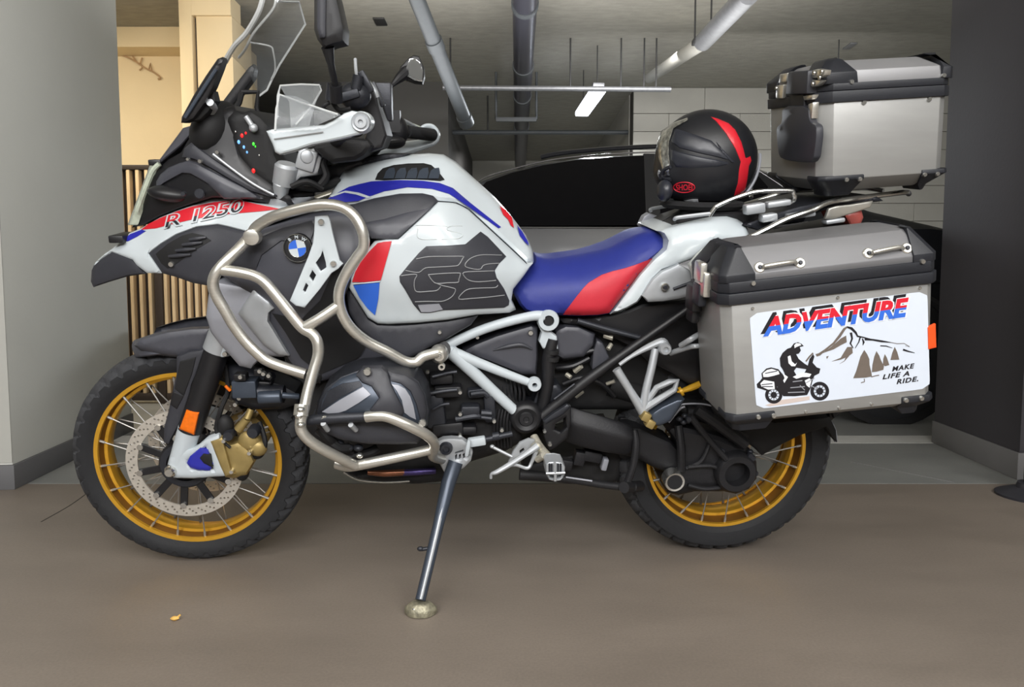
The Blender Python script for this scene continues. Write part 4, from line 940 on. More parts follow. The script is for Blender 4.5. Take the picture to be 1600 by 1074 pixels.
add('pad_label', decal([(653, 477), (686, 475), (692, 484), (672, 488), (658, 488)], WT3, 0.0015, g=6), m_silvp, side)
def zl(pts): return [(620+x/6.71, 340+y/6.71) for x, y in pts]
for L in ([(205, 435), (330, 412), (500, 408), (690, 408), (690, 430), (650, 495), (600, 510), (420, 520), (300, 530), (235, 575), (160, 570), (90, 555)],
          [(45, 612), (130, 600), (210, 600), (185, 660), (185, 740), (215, 780), (330, 775), (420, 765), (460, 725)],
          [(330, 600), (480, 588), (650, 582), (665, 600), (650, 650), (640, 680), (540, 685), (420, 692), (370, 660), (330, 600)],
          [(420, 692), (480, 715), (590, 740), (615, 760), (595, 810), (550, 850), (470, 880), (330, 880), (190, 885)],
          [(1100, 395), (980, 392), (870, 395), (780, 425), (725, 475), (720, 515), (780, 535), (850, 545), (885, 535), (905, 505), (960, 488), (1070, 480)],
          [(1020, 560), (880, 565), (705, 575), (710, 620), (760, 660), (860, 675), (1040, 660)],
          [(1060, 710), (1030, 735), (900, 740), (760, 750), (690, 790), (650, 855), (780, 850), (960, 835), (1130, 815)]):
    add('pad_groove', MB().tube([P(x, y, WT3(x, y)+0.0008) for x, y in zl(L)], 0.0011, 6, sub=3), m_line_l, side)
for L in ([(650, 352), (672, 352), (700, 354)], [(653, 357), (652, 369), (660, 374), (682, 374)], [(690, 374), (715, 373), (722, 366), (700, 360), (702, 354), (722, 353)]):
    add('embossed_line', MB().tube([P(x, y, WT2(x, y)-.0008) for x, y in L], 0.0013, 6, sub=3), m_ghost, side)
add('seam_line', MB().tube([P(x, y, WT(x, y)+.004) for x, y in [(685, 315), (712, 317.5), (732, 328), (762, 355), (800, 390), (823, 412)]], 0.0012, 6), m_engine, side)
part('lower_trim', panel([(540, 452), (548, 452), (560, 472), (576, 498), (590, 507), (620, 508), (650, 506), (700, 501), (748, 492), (742, 500), (736, 508), (715, 520), (695, 532), (672, 543), (655, 553), (635, 562), (610, 552), (580, 532), (560, 515), (545, 490)], lambda x, y: WT(x, min(y, 500))-0.004, back=0.0, edge=6, drop=0.01, g=8), m_grey, mirror=True)
bolt(687, 519, 0.222, .005); 
part('tank_underside', panel([(740, 494), (796, 490), (822, 488), (826, 497), (790, 508), (745, 520), (700, 540), (690, 536), (736, 508)], 0.13, back=0.0, edge=4, drop=0.01), m_deep, mirror=True)

# ---------------------------------------------------------------- seat and tail
WZ = field([(837, 400, .06), (865, 402, .06), (910, 396, .06), (960, 383, .07), (995, 367, .08), (1030, 362, .08), (800, 450, .13), (812, 478, .15), (832, 492, .155), (880, 493, .16), (900, 440, .15), (840, 450, .145), (950, 490, .16), (960, 420, .15), (1020, 400, .14), (1000, 440, .15), (1042, 380, .11), (870, 425, .12)])
SEATP = [(799, 450), (812, 477), (820, 486), (832, 492), (880, 493), (905, 494), (935, 493), (952, 490), (975, 460), (1000, 427), (1022, 403), (1040, 388), (1042, 376), (1025, 360), (960, 382), (837, 399)]
seat = part('seat', panel([(837, 399), (850, 403), (865, 403), (890, 399), (910, 396), (935, 391), (960, 382), (978, 374), (995, 366), (1012, 361), (1025, 360.5), (1036, 366), (1042, 376), (1040, 388), (1030, 397), (1022, 403), (1010, 414), (1000, 427), (975, 460), (952, 490), (935, 493), (905, 494), (880, 493), (855, 493), (832, 492), (820, 486), (812, 477), (803, 460), (799, 450), (815, 430), (832, 412)], WZ, back=0.0, edge=14, drop=0.028, g=8), m_seatb, mirror=True)
def zedge(x, y): return WZ(x, y)-0.0
add('seat_inset', panel([(880, 492), (900, 465), (912, 450), (920, 442), (940, 430), (958, 424), (975, 420), (1000, 412), (1022, 403.5), (1010, 415), (1000, 427), (975, 460), (952, 489), (935, 492), (905, 493)], lambda x, y: WZ(x, y)+0.0025-0.028*(1-math.sqrt(max(0, 1-(1-min(1, bdist(x, y, SEATP)/14))**2))), thick=0.006, edge=0, drop=0, g=5), m_seatr, seat, mirror=True, label='red flank of the seat')
WQ = field([(1022, 361, .11), (1085, 345, .12), (1135, 337, .10), (1160, 347, .11), (1160, 377, .14), (1092, 402, .15), (1035, 422, .155), (1012, 447, .155), (980, 482, .155), (952, 490, .15), (1022, 402, .15), (1060, 375, .16), (1120, 360, .15)])
part('tail_panel', panel([(1026, 361), (1050, 354), (1085, 345), (1110, 339), (1135, 337), (1152, 341), (1166, 352), (1170, 366), (1164, 378), (1140, 376), (1117, 377), (1104, 388), (1092, 402), (1065, 411), (1035, 422), (1020, 436), (1012, 448), (1004, 462), (996, 473), (980, 482), (965, 488), (953, 491), (975, 461), (1000, 428), (1022, 404), (1040, 389), (1043, 376), (1037, 366)], WQ, back=0.0, edge=7, drop=0.014, g=7), m_white, mirror=True)
part('pillion_seat', panel([(1040, 356), (1060, 344), (1090, 334), (1120, 330), (1150, 330), (1180, 332), (1200, 340), (1190, 352), (1160, 352), (1135, 340), (1085, 348), (1050, 357)], 0.10, back=0.0, edge=5, drop=0.02), m_black, mirror=True)
hp = part('rack_bracket', panel([(1003, 462), (1012, 447), (1020, 436), (1034, 424), (1048, 418), (1060, 412), (1076, 421), (1082, 430), (1086, 446), (1088, 461), (1060, 467), (1035, 471), (1012, 472)], 0.165, thick=0.012, edge=6, drop=0.006, g=7), m_silver, mirror=True)
bolt(1039, 449, .168, .011, hp, m_chrome); bolt(1039, 449, .170, .006, hp, m_engine)
add('bracket_rib', MB().cyl(P(1052, 452, .166), P(1084, 440, .168), .004), m_engine, hp)
part('rack_bracket', panel([(1078, 415), (1092, 398), (1104, 388), (1118, 380), (1130, 392), (1122, 420), (1112, 450), (1100, 470), (1090, 468), (1086, 440)], 0.20, thick=0.02, edge=4, drop=0.006), m_steel, mirror=True)
part('lock_lug', MB().box(P(1095, 425, .215), (.03, .02, .05), Matrix.Rotation(.3, 3, 'Y')).cyl(P(1090, 412, .22), P(1090, 412, .2), .012).box(P(1108, 455, .22), (.03, .03, .045)), m_silver, bevel=0.005)
# under-seat bodywork
part('tail_underbody', panel([(872, 497), (905, 494), (953, 491), (982, 483), (1003, 474), (1060, 468), (1090, 464), (1110, 470), (1115, 520), (1110, 600), (1080, 605), (1050, 585), (1010, 565), (990, 545), (960, 530), (910, 512), (880, 506)], 0.115, back=0.0, edge=6, drop=0.015), m_black, mirror=True)
part('side_box', panel([(868, 516), (884, 509), (905, 510), (930, 522), (927, 540), (912, 558), (880, 562), (866, 555), (866, 530)], 0.128, back=0.02, edge=7, drop=0.014), m_grey2, mirror=True)
part('side_box', panel([(932, 530), (942, 536), (952, 558), (950, 575), (932, 590), (924, 575), (926, 550)], 0.12, back=0.02, edge=5, drop=0.01), m_grey2, mirror=True)
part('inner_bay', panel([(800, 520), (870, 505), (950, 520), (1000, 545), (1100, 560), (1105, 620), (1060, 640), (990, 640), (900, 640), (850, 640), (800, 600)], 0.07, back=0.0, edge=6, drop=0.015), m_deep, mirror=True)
for p, q, r in (((944, 524), (958, 528), .008), ((955, 538), (950, 546), .006), ((898, 580), (908, 572), .008), ((885, 585), (892, 590), .006), ((900, 620), (910, 612), .006), ((948, 600), (960, 596), .005)):
    part('wiring_clip', MB().tube([P(p[0], p[1], .10), P(q[0], q[1], .11)], r, 8), m_cream)
for L in ([(880, 560, .1), (900, 556, .11), (930, 548, .11), (935, 570, .1)], [(870, 575, .1), (895, 572, .11), (920, 560, .1)], [(880, 600, .09), (910, 590, .1), (940, 600, .1), (960, 620, .09)], [(905, 505, .11), (960, 518, .12), (1000, 526, .12)]):
    part('hose', MB().tube([P(*p) for p in L], 0.007, 8), m_black)

# ---------------------------------------------------------------- trellis frame, white tubes
fr = part('frame_tube', MB().tube([P(697, 540, .17), P(760, 513, .165), P(826, 495, .155), P(850, 494, .15)], [.012, .012, .012, .014], 14), m_white2, mirror=True)
part('frame_tube', MB().tube([P(700, 548, .175), P(745, 566, .17), P(790, 584, .165), P(830, 599, .16)], [.016, .0125, .0115, .010], 14), m_white2, mirror=True)
part('frame_tube', MB().tube([P(703, 548, .175), P(732, 575, .17), P(770, 611, .16), P(806, 644, .155)], [.018, .016, .0145, .0135], 14), m_white2, mirror=True)
part('frame_eye', MB().lathe([(.0065, .008), (.016, .008), (.018, .004), (.018, -.012), (.0065, -.012)], P(835, 601, .168), (0, -1, 0), 28, closed=True), m_white2, mirror=True)
part('frame_eye', MB().lathe([(.014, .006), (.025, .006), (.027, .002), (.027, -.014), (.014, -.014)], P(857, 501, .158), (0, -1, 0), 32, closed=True), m_white2, mirror=True)
part('eye_plug', MB().lathe([(0, .004), (.011, .004), (.013, 0), (.013, -.01), (0, -.01)], P(857, 501, .158), (0, -1, 0), 24), m_black, mirror=True)
part('frame_lug', panel([(838, 503), (846, 520), (842, 534), (848, 545), (862, 548), (872, 545), (870, 526), (862, 520)], .15, thick=.02, edge=3, drop=.005), m_white2, mirror=True)
part('frame_joint', MB().lathe([(0, .012), (.012, .012), (.019, .006), (.022, -.002), (.022, -.02), (0, -.02)], P(686, 555, .25), (0, -1, 0), 24), m_steel, mirror=True)
part('frame_joint', MB().lathe([(.004, .006), (.008, .006), (.009, -.004), (.004, -.004)], P(690, 573, .25), (0, -1, 0), 18, closed=True), m_steel, mirror=True)
bolt(686, 556, .264, .006)
part('joint_cap', MB().cyl(P(690, 546, .2), P(690, 546, .15), .022), m_black, mirror=True)
# grey plastic between the tubes
part('frame_infill', panel([(722, 548), (740, 538), (775, 524), (805, 515), (830, 508), (840, 512), (840, 560), (838, 585), (815, 586), (790, 576), (762, 565), (735, 556)], .140, back=.02, edge=8, drop=.014), m_grey2, mirror=True)
part('infill_rib', MB().tube([P(770, 548, .139), P(795, 541, .144), P(815, 539, .144), P(832, 546, .142)], [.002, .006, .006, .002], 8), m_grey, mirror=True)
bolt(829, 520, .142, .007); bolt(746, 527, .15, .005)
# black vertical and diagonal tubes
part('subframe_tube', MB().tube([P(864, 530, .145), P(857, 560, .145), P(855, 600, .14), (P(846, 640, .13))], [.014, .017, .017, .017], 14), m_black, mirror=True)
for y in (546, 557): part('tube_clamp', MB().cyl(P(862, y, .146), P(861, y+6, .146), .0195), m_deep, mirror=True)
part('subframe_tube', MB().tube([P(846, 652, .15), P(915, 596, .15), P(1000, 535, .15), P(1078, 481, .15)], [.015, .0145, .011, .0095], 14), m_black, mirror=True)
part('tube_highlight_strip', MB().tube([P(866, 624, .168), P(898, 600, .168)], [.003, .003], 6), m_engine)
part('subframe_tube', MB().tube([P(902, 501, .14), P(950, 515, .14), P(1000, 528, .14)], .007, 10), m_engine, mirror=True)
part('frame_casting', panel([(838, 612), (852, 602), (872, 600), (880, 612), (882, 630), (868, 640), (858, 655), (840, 670), (815, 672), (806, 655), (818, 634), (832, 630)], .13, back=.0, edge=6, drop=.012), m_engine, mirror=True)
pv = part('pivot_cover', MB().lathe([(0, .004), (.006, .004), (.008, .006), (.017, .006), (.020, .002), (.030, .006), (.036, .004), (.042, -.004), (.043, -.03), (0, -.03)], P(822, 655, .165), (0, -1, 0), 48), m_black, mirror=True)
part('heel_plate', panel([(848, 660), (862, 648), (888, 632), (892, 634), (892, 660), (886, 685), (868, 700), (858, 704), (850, 684)], .175, thick=.012, edge=4, drop=.004, holes=[[(868, 662), (884, 652), (886, 668), (876, 676), (866, 672)]]), m_black, mirror=True)
part('heel_plate_edge', panel([(848, 658), (864, 646), (886, 632), (892, 636), (880, 648), (862, 658), (852, 664)], .180, thick=.010, edge=3, drop=.004), m_engine, mirror=True)
bolt(851, 674, .177, .005); bolt(859, 694, .177, .006)

# ---------------------------------------------------------------- engine
eng = part('engine_block', panel([(470, 655), (480, 610), (500, 590), (560, 566), (640, 560), (700, 560), (760, 570), (800, 600), (818, 640), (815, 690), (790, 705), (740, 720), (700, 735), (640, 745), (585, 742), (540, 728), (500, 700), (480, 680)], .145, back=0, edge=10, drop=.03), m_deep, mirror=True)
for i, (x, y, dx, dy, ww) in enumerate(((680, 640, .05, .09, .16), (700, 610, .07, .03, .165), (735, 640, .05, .03, .165), (700, 668, .08, .035, .165), (765, 635, .03, .08, .15), (730, 670, .05, .025, .16), (745, 612, .05, .025, .15), (690, 590, .06, .03, .16))):
    part('engine_casting', MB().box(P(x, y, ww), (dx, .04, dy), Matrix.Rotation(-.1+.05*(i % 3), 3, 'Y')), m_engine if i % 2 == 0 else m_black, bevel=.008, mirror=True)
for L, r in (([(676, 589, .19), (700, 583, .19), (714, 581, .19)], .0045), ([(672, 615, .19), (695, 611, .19), (714, 609, .19)], .005), ([(676, 640, .19), (690, 633, .19), (702, 631, .19)], .004), ([(712, 655, .18), (740, 650, .18), (752, 651, .175)], .008), ([(735, 616, .18), (755, 614, .17), (762, 620, .17)], .007), ([(752, 645, .18), (768, 646, .18)], .008), ([(752, 652, .18), (768, 654, .18)], .006)):
    part('casting_rib', MB().tube([P(*p) for p in L], r, 8), m_engine)
for i in range(9):
    x = 764+i*6.5; part('engine_fin', MB().tube([P(x, 585+i*2, .13), P(x+3, 605+i*1.5, .145), P(x+1, 625+i*2, .13)], .0035, 6), m_black)
for i in range(6):
    x = 776+i*5; part('engine_cable', MB().tube([P(x, 640, .15), P(x-4, 665, .16), P(x-2, 700, .15)], .003, 6), m_black)
for p in ((719, 613), (719, 647), (719, 681), (668, 581), (667, 611), (772, 658), (784, 672)): bolt(p[0], p[1], .188, .0055)
# left boxer cylinder: barrel, head, cover
def csec(scale, dx=0, dy=0):
    base = [(492, 650), (497, 625), (507, 606), (532, 587), (560, 577), (600, 574), (636, 582), (655, 594), (667, 616), (672, 642), (668, 664), (650, 684), (620, 692), (575, 692), (530, 682), (503, 668)]
    cx, cy = 582, 636
    return [(cx+(x-cx)*scale+dx, cy+(y-cy)*scale+dy) for x, y in base]
part('cylinder_barrel', panel(csec(.86, 4, -4), .30, back=.10, edge=6, drop=.01), m_deep, mirror=True)
for k in range(7):
    part('barrel_fin', panel(csec(.95, 3, -2), .155+.014*k, thick=.005, edge=0, drop=0, g=20), m_engine, mirror=True)
head = part('cylinder_head', panel(csec(1.0), .34, thick=.09, edge=8, drop=.012), m_engine, mirror=True)
WC = field([(500, 645, .345), (520, 600, .350), (560, 585, .352), (600, 582, .352), (640, 595, .350), (662, 630, .345), (655, 665, .345), (580, 640, .385), (620, 640, .380), (560, 620, .378), (540, 650, .37), (600, 670, .37), (560, 680, .35)])
cov = part('head_cover', panel([(497, 645), (502, 625), (512, 608), (532, 590), (560, 580), (600, 578), (634, 586), (652, 598), (663, 618), (667, 642), (664, 660), (652, 672), (630, 662), (605, 652), (575, 650), (545, 654), (515, 656)], WC, thick=.05, edge=9, drop=.02, g=8), m_cover, mirror=True)
add('cover_panel', decal([(503, 644), (530, 626), (567, 605), (573, 610), (579, 617), (560, 630), (540, 642), (520, 648)], WC, .003, thick=.006, g=6), m_silvp, cov, mirror=True)
add('cover_panel', decal([(500, 641), (512, 612), (535, 600), (562, 596), (566, 603), (528, 624), (503, 642)], WC, .002, thick=.006, g=6), m_engine, cov, mirror=True)
add('cover_strap', panel([(556, 586), (566, 575), (596, 574), (606, 582), (612, 602), (622, 622), (632, 642), (628, 652), (600, 648), (580, 650), (578, 640), (592, 622), (580, 604), (565, 598)], lambda x, y: WC(x, y)+.010, thick=.018, edge=5, drop=.008, g=7), m_grey, cov, mirror=True)
add('cover_crescent', decal([(612, 601), (622, 602), (633, 608), (641, 620), (646, 635), (650, 656), (641, 652), (632, 645), (628, 626), (620, 611)], WC, .003, thick=.006, g=6), m_silvp, cov, mirror=True)
add('cover_rim', panel([(606, 580), (634, 586), (652, 598), (663, 618), (667, 642), (664, 660), (656, 656), (650, 632), (641, 612), (626, 600), (610, 596)], lambda x, y: WC(x, y)+.006, thick=.014, edge=5, drop=.006, g=7), m_grey, cov, mirror=True)
for p in ((574, 581), (660, 661), (508, 655)): bolt(p[0], p[1], .372, .009, cov)
part('head_lower', panel([(484, 656), (520, 654), (570, 651), (600, 654), (640, 668), (660, 684), (652, 694), (625, 695), (575, 694), (535, 688), (505, 676)], .345, thick=.12, edge=8, drop=.012), m_grey, mirror=True)
part('head_guard_bar', MB().tube([P(481, 658, .36), P(520, 654, .37), P(574, 651, .375)], [.013, .012, .012], 12), m_engine)
for p, q in (((505, 662), (512, 672)), ((548, 664), (556, 672))): part('bar_clamp', MB().cyl(P(p[0], p[1], .38), P(q[0], q[1], .36), .006), m_silver)
for L in ([(495, 676, .30), (515, 690, .31), (530, 700, .31), (545, 700, .3)], [(500, 668, .32), (512, 684, .32), (526, 695, .3), (550, 706, .28)], [(520, 700, .26), (545, 712, .28), (575, 708, .26), (590, 700, .25)]):
    part('exhaust_header', MB().tube([P(*p) for p in L], .012, 10), m_deep)
for p in ((517, 692), (530, 693), (545, 700), (560, 700), (507, 676)): part('sensor_plug', MB().ell(P(p[0], p[1], .30), (.012, .012, .009)), m_engine)
# sump guard and header pipes under the engine
part('sump_guard', panel([(536, 738), (560, 742), (600, 735), (650, 728), (700, 722), (720, 735), (700, 752), (650, 756), (590, 753), (560, 748)], .14, back=-.14, edge=6, drop=.02), m_deep)
part('header_pipe', MB().tube([P(575, 739, .155), P(600, 740, .16), P(632, 738.5, .16)], [.006, .009, .009], 12), m_exh, mirror=True)
part('header_pipe', MB().tube([P(630, 739, .16), P(650, 738, .16), P(680, 736, .15)], .0088, 12), m_violet, mirror=True)
part('guard_edge', MB().tube([P(537, 738, .15), P(560, 750, .15), (P(600, 754, .15)), P(640, 752, .15)], .003, 8), m_chrome)

# ---------------------------------------------------------------- crash bars
RB = .0125
def bar(name, pts, r=RB, m=None): return part(name, MB().tube([P(*p) for p in pts], r, 16), m or m_steel, mirror=True)
bar('crash_bar', [(391, 372, .24), (398, 358, .25), (412, 347, .26), (435, 336, .275), (480, 324, .29), (512, 320, .30), (537, 325, .305), (556, 341, .31), (567, 364, .315), (568, 386, .315), (558, 402, .315), (542, 426, .315), (531, 452, .315), (530, 474, .315), (537, 496, .315), (552, 517, .31), (575, 535, .30), (605, 550, .29), (633, 565, .28), (650, 566, .275), (662, 557, .27), (684, 551, .262)])
bar('crash_bar', [(389, 372, .24), (376, 386, .26), (360, 402, .28), (346, 416, .29), (336, 430, .295), (333, 446, .295), (339, 464, .295), (352, 486, .295), (366, 510, .295), (384, 534, .295), (402, 552, .295), (416, 563, .295), (440, 573, .30), (478, 585, .31)])
bar('crash_bar', [(345, 422, .29), (370, 425, .295), (396, 431, .30), (412, 440, .305), (428, 458, .31), (450, 486, .315), (472, 512, .32), (488, 522, .325), (496, 535, .33), (497, 555, .335), (490, 580, .345), (481, 612, .36), (475, 640, .375), (470, 658, .385), (472, 675, .39), (488, 692, .385), (515, 708, .37), (556, 728, .34)])
bar('crash_bar', [(474, 513, .32), (500, 498, .32), (529, 478, .315)])
bar('crash_bar', [(572, 652, .385), (590, 650, .39), (607, 652, .39), (640, 666, .385), (668, 681, .37), (679, 695, .34), (676, 712, .30), (690, 718, .24)])
bar('crash_bar', [(526, 725, .31), (540, 729, .32), (556, 728, .335), (600, 719, .34), (650, 708, .33), (676, 702, .32)])
part('bar_joint', MB().lathe([(0, .006), (.010, .006), (.017, .004), (.019, 0), (.019, -.02), (0, -.02)], P(393, 371, .262), (0, -1, 0), 28), m_steel, mirror=True)
for p, ww in (((470, 640), .385), ((467, 650), .385), ((470, 664), .39), ((562, 712), .33)): part('bar_bolt', MB().ell(P(p[0], p[1], ww+.008), (.009, .009, .007)), m_chrome)
part('bar_clamp', MB().cyl(P(472, 633, .375), P(470, 650, .385), .0165), m_steel, mirror=True)

# ---------------------------------------------------------------- footrests, levers, stands
fb = part('stand_bracket', panel([(684, 690), (692, 686), (705, 685), (722, 686), (735, 695), (739, 707), (736, 720), (724, 732), (708, 738), (694, 738), (684, 720)], .215, thick=.018, edge=4, drop=.005, g=6, holes=[[(711, 712), (714, 709), (714, 716), (711, 719)], [(717, 711), (720, 709), (720, 716), (717, 718)], [(723, 710), (726, 708), (727, 714), (724, 717)], [(729, 708), (733, 706), (733, 712), (730, 715)], [(711, 707), (724, 703), (724, 706), (711, 710)]]), m_silver)
add('pivot_bolt', MB().lathe([(0, .004), (.007, .004), (.009, .010), (.014, .010), (.017, 0), (.017, -.01), (0, -.01)], P(697, 701, .218), (0, -1, 0), 28), m_engine, fb)
add('return_spring', MB().tube([P(733, 688, .23), P(731, 700, .232), P(729, 712, .23)], [.004, .006, .005], 8), m_white2, fb)
part('stand_link', MB().box(P(745, 690, .21), (.045, .02, .022), Matrix.Rotation(-.15, 3, 'Y')), m_white2, bevel=.004)
part('shift_linkage', MB().cyl(P(754, 688, .20), P(800, 678, .19), .0075).cyl(P(770, 683, .195), P(780, 681, .195), .011), m_engine)
ftw = ground(657, 961)+Vector((0, 0, .035)); ft = BINV @ ftw
st0 = P(706, 732, .215)
st = part('side_stand', MB().tube([P(712, 722, .22), st0.lerp(ft, .12), st0.lerp(ft, .45), ft], [.019, .0185, .0135, .0125], 14, smooth=False), m_cover, label='side stand folded out to the ground')
add('stand_rib', MB().tube([st0.lerp(ft, .05)+Vector((-.004, -.017, 0)), st0.lerp(ft, .5)+Vector((0, -.013, 0)), ft+Vector((.002, -.011, .01))], [.004, .005, .004], 8), m_silver, st)
g1 = BINV @ ground(657, 957, .016)
ring1 = [BINV @ (ftw*1+Vector((math.cos(a)*.037*(1+.12*math.sin(3*a)), math.sin(a)*.026, -.035+h))) for h in (0.001, .016) for a in [2*math.pi*k/20 for k in range(20)]]
ring2 = [BINV @ (ftw+Vector((math.cos(a)*.022, math.sin(a)*.018, -.004))) for a in [2*math.pi*k/20 for k in range(20)]]
add('stand_foot', MB().loft([ring1[:20], ring1[20:], ring2]), mat('scuffed_alloy', (150, 146, 126), .5, .5, var=.4, scale=90, bump=.6, bscale=120), st, bevel=.003)
for a in (0.6, 2.4, 4.2): add('foot_bolt', MB().ell(BINV @ (ftw+Vector((math.cos(a)*.025, math.sin(a)*.018, -.014))), (.006, .006, .004)), m_screw, st)
tb = st0.lerp(ft, .62); add('stand_tab', MB().cyl(tb, tb+Vector((-.028, -.004, -.002)), .0045).ell(tb+Vector((-.030, -.004, 0)), (.008, .006, .006)), m_engine, st)
rp = part('rider_footrest', panel([(853, 726), (857, 722), (868, 721), (879, 723), (883, 730), (882, 743), (876, 751), (867, 753), (858, 750), (853, 741)], .32, thick=.05, edge=3, drop=.006, g=5, holes=[[(858, 743), (866, 743), (866, 748), (860, 747)], [(870, 743), (878, 742), (876, 747), (870, 748)]]), m_silver, mirror=True)
for x in (858.5, 862, 872, 876): add('footrest_pad', MB().tube([P(x, 725, .323), P(x, 737, .323)], .0025, 6), m_engine, rp)
add('footrest_bar', MB().tube([P(867, 722, .325), P(867.5, 752, .325)], .003, 6).tube([P(853, 740, .325), P(883, 739, .325)], .003, 6), m_silver, rp)
part('footrest_hanger', MB().tube([P(834, 682, .17), P(842, 700, .2), P(856, 716, .24), P(866, 728, .28)], [.010, .014, .014, .010], 12), m_cream, mirror=True)
part('footrest_spring', MB().cyl(P(840, 718, .24), P(850, 712, .26), .009).ell(P(838, 700, .215), (.016, .012, .016)), m_cream)
sl = part('shift_lever', MB().tube([P(840, 697, .24), P(820, 711, .25), P(795, 727, .26), P(776, 738, .27), P(768, 741, .27), P(767, 748, .27)], [.010, .007, .007, .006, .004, .0035], 10).tube([P(838, 705, .24), P(831, 722, .24), P(824, 732, .245), P(806, 727, .25), P(790, 730, .255)], [.006, .0045, .0045, .004, .004], 8), m_silver)
part('lever_plate', panel([(794, 722), (802, 705), (812, 692), (826, 686), (836, 688), (832, 698), (816, 712), (800, 724)], .20, thick=.008, edge=3, drop=.002, holes=[[(812, 704), (818, 700), (820, 704), (812, 710)]]), m_silver)
part('shift_rod', MB().cyl(P(770, 699, .21), P(800, 714, .22), .004).ell(P(769, 698, .21), (.006, .006, .005)), m_silver)
# exhaust box under the swing arm and lower rods
part('exhaust_box', panel([(818, 728), (850, 720), (890, 712), (930, 700), (968, 694), (975, 720), (968, 752), (940, 758), (880, 748), (840, 748), (818, 745)], .06, back=-.2, edge=6, drop=.015), m_deep)
for (x, y, a, b) in ((905, 715, .03, .04), (944, 724, .016, .035), (925, 712, .05, .03), (885, 725, .03, .03)): part('exhaust_bracket', MB().box(P(x, y, .09), (a, .03, b), Matrix.Rotation(.2, 3, 'Y')), m_drive if x != 944 else m_silvp, bevel=.004)
part('centre_stand', MB().tube([P(812, 741, .19), P(850, 745, .19), P(900, 751, .18), P(950, 759, .17), P(992, 762, .16)], [.016, .013, .010, .010, .012], 12).cyl(P(975, 762, .19), P(1000, 760, .12), .015), m_drive, mirror=True)
part('centre_stand_highlight', MB().tube([P(884, 746, .195), P(925, 752, .19)], .0025, 6), m_silvp)
part('swingarm_bracket', MB().tube([P(992, 672, .15), P(994, 695, .16), P(990, 725, .165), P(982, 750, .165), P(978, 762, .165)], [.007, .010, .010, .010, .014], 10), m_drive)
# ---------------------------------------------------------------- shaft drive
sa = part('swing_arm', MB().loft([[P(x, y0, w0), P(x, y0+(y1-y0)*.45, w0+.02), P(x, y1, w0), P(x, y1, w0-.09), P(x, y0, w0-.09)] for x, y0, y1, w0 in ((880, 632, 690, .13), (905, 640, 698, .145), (940, 650, 706, .15), (978, 662, 712, .15), (990, 668, 706, .145))]), m_drive, bevel=.008)
part('swing_arm_rear', panel([(975, 668), (1000, 668), (1025, 680), (1048, 690), (1062, 706), (1072, 728), (1070, 745), (1050, 742), (1020, 730), (995, 716), (978, 712)], .14, thick=.08, edge=8, drop=.02), m_drive)
fd = part('final_drive', panel([(1040, 670), (1062, 664), (1100, 672), (1132, 682), (1150, 690), (1172, 702), (1182, 722), (1182, 748), (1170, 764), (1150, 772), (1130, 768), (1085, 768), (1060, 774), (1042, 770), (1034, 752), (1040, 735), (1060, 725), (1062, 700)], lambda x, y: .16-.0002*abs(x-1120), thick=.09, edge=10, drop=.03), m_drive)
def hub(px, py, prof, m, seg=40, w=.175, par=None): return add('hub_ring' if par else 'hub', MB().lathe(prof, P(px, py, w), (0, -1, 0), seg, closed=True), m, par or bike)
hub(1150, 739, [(.034, .012), (.050, .012), (.056, .004), (.058, -.04), (.034, -.12)], m_drive, par=fd)
add('hub_bore', MB().lathe([(0, -.05), (.034, -.05), (.034, -.06), (0, -.06)], P(1150, 739, .175), (0, -1, 0), 30), m_engine, fd)
add('oil_plug', MB().lathe([(0, .0), (.021, .0), (.021, .004), (.026, .005), (.028, 0), (.028, -.03), (0, -.03)], P(1054, 753, .175), (0, -1, 0), 36), m_chrome, fd)
add('plug_face', MB().lathe([(0, .002), (.0205, .002), (.0205, -.002), (0, -.002)], P(1054, 753, .1765), (0, -1, 0), 30), m_drive, fd)
for L, r in (([(1078, 650, .17), (1110, 690, .175), (1135, 718, .18)], .009), ([(1088, 640, .15), (1120, 662, .16), (1165, 695, .165)], .016), ([(1075, 730, .165), (1110, 728, .17), (1125, 735, .17)], .006), ([(1060, 665, .15), (1064, 700, .165), (1065, 735, .16)], .011), ([(1075, 758, .165), (1100, 764, .168), (1125, 762, .165)], .006), ([(1110, 690, .16), (1096, 720, .165), (1072, 732, .16)], .006)):
    add('casting_rib', MB().tube([P(*p) for p in L], r, 10), m_drive, fd)
for p in ((1076, 655), (1128, 705), (1176, 716), (1180, 740), (1172, 712)): bolt(p[0], p[1], .175, .008, fd, m_engine)
part('torque_arm', MB().tube([P(1072, 644, .12), P(1110, 650, .12), P(1165, 680, .12)], [.018, .02, .018], 12), m_drive)
part('abs_cable', MB().tube([P(1020, 655, .1), P(1060, 640, .13), P(1067, 632, .14), P(1100, 632, .14), P(1130, 640, .13)], .0025, 6).tube([P(1045, 660, .14), P(1062, 640, .15), P(1070, 636, .15)], .003, 6), m_silvp)
for p in ((1062, 655), (1070, 650), (1075, 658), (1068, 660), (1160, 712), (1172, 706)): part('cable_clip', MB().ell(P(p[0], p[1], .16), (.009, .008, .007)), m_engine)
# shock with a yellow spring coil
part('shock_spring', MB().tube([P(1058, 614, .12), P(1080, 606, .12), P(1100, 598, .12), P(1108, 597, .12)], [.004, .009, .009, .008], 10), m_yellow)
part('shock_collar', MB().cyl(P(1062, 613, .12), P(1066, 611, .12), .013), m_yellow)
part('shock_body', MB().cyl(P(950, 600, .05), P(1090, 640, .05), .035), m_deep)
